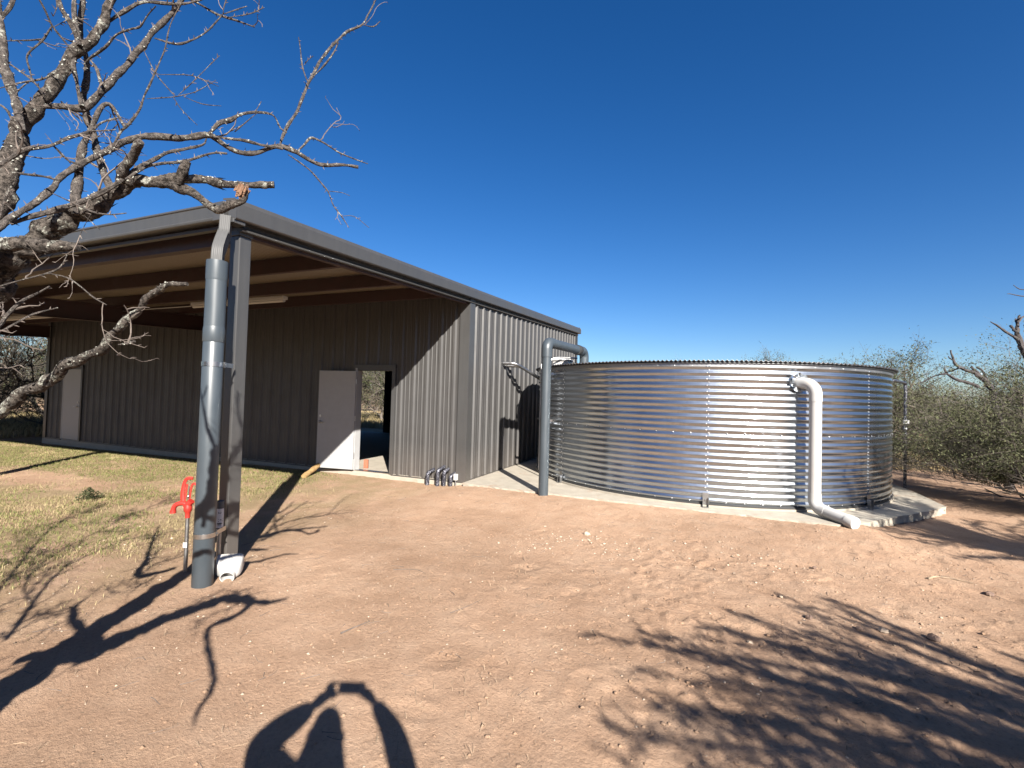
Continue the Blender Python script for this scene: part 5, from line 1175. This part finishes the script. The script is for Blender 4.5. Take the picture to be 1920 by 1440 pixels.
# pebbles: irregular little stones, one stuff object
def pebbles(name, label, n, mat, seed, smin, smax, sampler):
    rs = np.random.default_rng(seed)
    base = np.array([(1, 0, 0), (-1, 0, 0), (0, 1, 0), (0, -1, 0), (0, 0, 1), (0, 0, -1)], float); T = np.array([(0, 2, 4), (2, 1, 4), (1, 3, 4), (3, 0, 4), (2, 0, 5), (1, 2, 5), (3, 1, 5), (0, 3, 5)])
    # subdivide once
    V = list(base); F = []; mid = {}
    def mp(a, b):
        k = (min(a, b), max(a, b))
        if k not in mid: v = (V[a] + V[b]) / 2; V.append(v / np.linalg.norm(v)); mid[k] = len(V) - 1
        return mid[k]
    for a, b, c in T: ab, bc, ca = mp(a, b), mp(b, c), mp(c, a); F += [(a, ab, ca), (ab, b, bc), (ca, bc, c), (ab, bc, ca)]
    V = np.array(V); F = np.array(F); x, y = sampler(rs, n); n = len(x)
    s = smin + (smax - smin) * rs.random(n) ** 4.2; z = ground_z(x, y)
    sc_ = np.stack([s * rs.uniform(.7, 1.3, n), s * rs.uniform(.6, 1.1, n), s * rs.uniform(.35, .7, n)], 1); a = rs.uniform(0, 6.28, n)
    P = V[None] * (1 + rs.normal(size=(n, len(V), 1)) * .16) * sc_[:, None]
    c, s_ = np.cos(a)[:, None], np.sin(a)[:, None]; X = P[..., 0] * c - P[..., 1] * s_; Y = P[..., 0] * s_ + P[..., 1] * c
    P = np.stack([X + x[:, None], Y + y[:, None], P[..., 2] + z[:, None] + sc_[:, 2:3] * .25], -1).reshape(-1, 3)
    Fa = (F[None] + (np.arange(n) * len(V))[:, None, None]).reshape(-1, 3)
    link(name, fast_mesh(name, P, Fa, mat), None, None, kind='stuff', label=label)
def samp_all(rs, n):
    x = rs.uniform(-2.5, 9, n * 3); y = rs.uniform(-7.2, -.35, n * 3); p = .12 + .88 * sstep(.46, .66, fbm(x + 11, y, 1.0, 4)); k = rs.random(len(x)) < p; return x[k][:n], y[k][:n]
def samp_pile(rs, n):
    c = [(2.85, -2.2, .30, .22), (3.3, -2.35, .35, .2), (2.3, -2.6, .3, .25), (4.4, -2.0, .5, .35), (4.9, -2.6, .4, .3), (-1.2, -4.6, .5, .3)]; k = rs.integers(0, len(c), n); c = np.array(c)[k]
    return c[:, 0] + rs.normal(size=n) * c[:, 2], c[:, 1] + rs.normal(size=n) * c[:, 3]
pebbles('pebbles', 'small pale limestone pebbles scattered over the soil', 4200, MT['stone'], 71, .002, .010, samp_all)
pebbles('gravel_patch', 'patches of broken pale gravel in the middle of the yard', 620, MT['stone'], 72, .004, .019, samp_pile)
pebbles('soil_crumbs', 'crumbs and clods of brown soil', 8000, MT['ground'], 73, .003, .015, lambda rs, n: (lambda x, y: (x, y))(rs.uniform(1.5, 9, n), rs.uniform(-7, -.5, n)))
# single stones and sticks one can point at
for i, (x, y, s, mat, lab) in enumerate([(4.558, -4.123, .022, 'stone', 'small white stone in the left part of the streaky shade'), (5.047, -3.459, .034, 'stone2', 'dark brown stone on sunlit soil just above the streaky shade'),
        (5.54, -3.474, .036, 'stone', 'grey stone on the upper edge of the streaky shade'), (5.38, -3.50, .03, 'stone2', 'low brown stone left of the grey stone at the edge of the shade'), (5.86, -3.45, .05, 'stone2', 'largest brown stone half in shade toward the right edge'),
        (5.336, -2.11, .028, 'stone2', 'dark stone alone on the sunny soil in front of the capped white pipe'), (6.75, -2.13, .045, 'stone2', 'dark clod near the right edge below the bush shadow'), (2.86, -2.05, .045, 'stone', 'pale flat stone, largest in the gravel patch in the middle of the yard')]):
    q = MB(); rs = np.random.default_rng(200 + i); V = []; 
    for a in np.linspace(-1.35, 1.35, 5):
        for b in np.linspace(0, 2 * np.pi, 9, endpoint=False): V.append((s * math.cos(a) * math.cos(b), s * .8 * math.cos(a) * math.sin(b), s * .6 * math.sin(a)))
    V = np.array(V) * (1 + rs.normal(size=(45, 1)) * .12)
    q.add(V, [(k * 9 + j, k * 9 + (j + 1) % 9, (k + 1) * 9 + (j + 1) % 9, (k + 1) * 9 + j) for k in range(4) for j in range(9)] + [tuple(range(8, -1, -1)), tuple(36 + j for j in range(9))])
    o = q.obj('stone', MT[mat], None); o.location = (x, y, gz(x, y) + s * .25); o.rotation_euler = (0, 0, i * 1.3); o['label'] = lab; o['category'] = 'stone'; o['group'] = 'single stones on the soil'
for pts, r, mat, lab in [([(1.80, -5.27), (1.83, -5.17), (1.86, -5.10), (1.875, -5.04)], .006, 'twig', 'dark stick lying on bare soil right of the column foot'),
        ([(2.36, -4.66), (2.42, -4.52), (2.46, -4.40), (2.48, -4.30)], .003, 'twig', 'thin curved twig on bare soil in the middle of the foreground'),
        ([(1.4, -4.1), (1.50, -4.02), (1.60, -3.98), (1.72, -4.02)], .0035, 'twig', 'thin bent twig on the soil near the long column shadow'),
        ([(6.35, -1.95), (6.45, -1.85), (6.6, -1.80), (6.75, -1.85)], .010, 'strawstick', 'pale tangle of dry stalk lying near the right edge'),
        ([(2.10, -5.55), (2.2, -5.43), (2.33, -5.40)], .003, 'strawstick', 'pale straw lying above the head shadow')]:
    q = MB(); P = catmull([(x, y, gz(x, y) + r) for x, y in pts], .03); q.tube(P, np.linspace(r, r * .4, len(P)), 6); o = q.obj('stick', MT[mat], None); o['label'] = lab; o['category'] = 'stick'
# little green weed
q = MB(); rs = np.random.default_rng(9)
t = thing('weed', 'small bushy green weed growing in the straw left of the hydrant', 'weed', (-4.5, -3.75, gz(-4.5, -3.75)))
V = []
for i in range(420):
    a = rs.uniform(0, 6.28); rr = rs.uniform(0, .16); c = np.array([math.cos(a) * rr, math.sin(a) * rr, rs.uniform(.02, .20) * (1 - rr / .25)]); d = rs.normal(size=3); d /= np.linalg.norm(d); d *= rs.uniform(.012, .026); e = np.cross(d, rs.normal(size=3)); e = e / np.linalg.norm(e) * .008
    V += [c - d, c + e, c + d, c - e]
link('leaves', fast_mesh('leaves', np.array(V), np.arange(len(V)).reshape(-1, 4), MT['leaf_g']), None, t)
for i in range(9): a = i * .7; q.tube([(0, 0, -.02), (math.cos(a) * .06, math.sin(a) * .06, .07), (math.cos(a) * .12, math.sin(a) * .12, .13)], [.004, .003, .001], 4)
q.obj('stems', MT['leaf_d'], t)

# ------------------------------------------------------------------ the photographer
def skin_figure(name, verts, edges, radii, mat, parent, sub=2, root=0):
    me = bpy.data.meshes.new(name); me.from_pydata(verts, edges, []); me.update(); o = bpy.data.objects.new(name, me); COL.objects.link(o); o.parent = parent
    me.materials.append(mat)
    o.modifiers.new('skin', 'SKIN'); me.skin_vertices or None
    sv = me.skin_vertices[0].data if me.skin_vertices else None
    if sv is None: return o
    for i, r in enumerate(radii): sv[i].radius = r if hasattr(r, '__len__') else (r, r); sv[i].use_root = (i == root)
    m = o.modifiers.new('subdivision', 'SUBSURF'); m.levels = sub; m.render_levels = sub
    return o
pz = -.113
t = thing('person', 'person in dark shirt holding a phone up with both hands, seen as a shadow', 'person', (0, 0, 0))
HC = (4.268, -8.262, 1.535)          # head centre
V = [(4.38, -8.52, .86), (4.38, -8.52, 1.02), (4.37, -8.50, 1.20), (4.33, -8.42, 1.34), (4.295, -8.34, 1.42), (4.28, -8.30, 1.48),
     (4.13, -8.38, 1.345), (3.855, -8.25, 1.385), (3.955, -8.19, 1.47), (4.055, -8.135, 1.55),
     (4.53, -8.36, 1.32), (4.67, -8.16, 1.385), (4.55, -8.09, 1.54), (4.39, -8.03, 1.60),
     (4.29, -8.50, .80), (4.27, -8.46, .45), (4.25, -8.50, .03), (4.23, -8.38, -.05),
     (4.48, -8.54, .80), (4.52, -8.52, .45), (4.55, -8.58, .03), (4.55, -8.46, -.05)]
Eg = [(0, 1), (1, 2), (2, 3), (3, 4), (4, 5), (3, 6), (6, 7), (7, 8), (8, 9), (3, 10), (10, 11), (11, 12), (12, 13), (0, 14), (14, 15), (15, 16), (16, 17), (0, 18), (18, 19), (19, 20), (20, 21)]
Rd = [(.15, .11), (.14, .10), (.155, .11), (.15, .10), .15, .14, .11, .095, .075, .040, .11, .082, .062, .036, .085, .06, .045, .04, .085, .06, .045, .04]
skin_figure('body', V, Eg, Rd, MT['cloth'], t)
# head with face, ears and cap
q = MB(); N_ = 20; Vh = []
fdir = np.array([-.36, .93, 0]); rdir = np.array([.93, .36, 0])
for i in range(N_ + 1):
    ph = -math.pi / 2 + math.pi * i / N_; 
    for j in range(24):
        a = 2 * math.pi * j / 24; x = .070 * math.cos(ph) * math.cos(a); y = .088 * math.cos(ph) * math.sin(a); z = .115 * math.sin(ph)
        if z < 0: x *= 1 + z * 2.2; y *= 1 + z * 1.5
        if math.sin(a) > .9 and -.035 < z < .02: y += .018 * (1 - abs(z + .012) / .035)
        if math.sin(a) > .75 and -.075 < z < -.05: y += .004
        if math.sin(a) > .6 and .018 < z < .035: y -= .004
        Vh.append(np.array(HC) + rdir * x + fdir * y + np.array([0, 0, z]))
q.add(Vh, [(i * 24 + j, i * 24 + (j + 1) % 24, (i + 1) * 24 + (j + 1) % 24, (i + 1) * 24 + j) for i in range(N_) for j in range(24)])
q.obj('head', MT['skin'], t, True)
q = MB()
for s in (-1, 1): q.tube([np.array(HC) + rdir * s * .072 + np.array([0, 0, -.03]), np.array(HC) + rdir * s * .085, np.array(HC) + rdir * s * .078 + np.array([0, 0, .03])], [.010, .017, .008], 8)
q.obj('ears', MT['skin'], t, True)
q = MB(); Vc = []
for i in range(9):
    ph = .12 + (math.pi / 2 - .12) * i / 8
    for j in range(24): a = 2 * math.pi * j / 24; Vc.append(np.array(HC) + rdir * .077 * math.cos(ph) * math.cos(a) + fdir * .094 * math.cos(ph) * math.sin(a) + np.array([0, 0, .01 + .118 * math.sin(ph)]))
q.add(Vc, [(i * 24 + j, i * 24 + (j + 1) % 24, (i + 1) * 24 + (j + 1) % 24, (i + 1) * 24 + j) for i in range(8) for j in range(24)]); q.obj('hair', MT['hair'], t, True)
hc_ = np.array(HC)
MB().tube([hc_ + np.array([0, 0, .03]), hc_ - np.array([0, .01, .03]), hc_ - np.array([-.01, .03, .09]), hc_ - np.array([-.02, .06, .15])], [.080, .094, .115, .14], 24).obj('collar', MT['cloth'], t, True)
# hands: palm and five fingers each, closed on the phone
def hand(wrist, palm, side):
    q = MB(); w = np.array(wrist); p = np.array(palm); d = (p - w) / np.linalg.norm(p - w); up_ = np.array([0, 0, 1.])
    q.tube([w, w + (p - w) * .5, p], [.024, .034, .030], 12, sx=.6)
    for k in range(4):
        b0 = p + up_ * (.028 - .018 * k) + d * .004; inw = -side * rdir
        q.tube([b0, b0 + d * .018 + fdir * .004, b0 + inw * .028 + fdir * .006 + d * .014, b0 + inw * (.045 - .004 * abs(k - 1.3)) - fdir * .004 + d * .012], [.0095, .009, .0085, .006], 8)
    q.tube([w + (p - w) * .4 - fdir * .012, p - up_ * .02 - fdir * .02, p - up_ * .005 - side * rdir * .03 - fdir * .016], [.012, .011, .008], 8)
    return q.obj('hand', MT['skin'], t, True)
hand((4.055, -8.135, 1.55), (4.100, -8.098, 1.600), -1); hand((4.39, -8.03, 1.60), (4.322, -8.022, 1.636), 1)
bL = MB()
for k in range(2): bL.tube(catmull([(4.098, -8.098, 1.615 + .018 * k), (4.118, -8.086, 1.655 + .012 * k), (4.150, -8.062, 1.668 - .004 * k)], .01), .0085, 8)
bL.tube(catmull([(4.085, -8.105, 1.575), (4.120, -8.085, 1.590), (4.155, -8.062, 1.603)], .01), .010, 8)
bL.obj('fingers', MT['skin'], t, True)
ph_ = MB().box(-.075, .075, -.0045, .0045, -.037, .037).obj('phone', MT['phone'], None); bevel(ph_, .004)
ph_.location = Vector((4.2192, -8.0189, 1.638)) - c_f * .016; ph_.rotation_euler = (0, 0, math.atan2(.378, .925)); ph_['label'] = 'black phone held level in both raised hands'; ph_['category'] = 'phone'
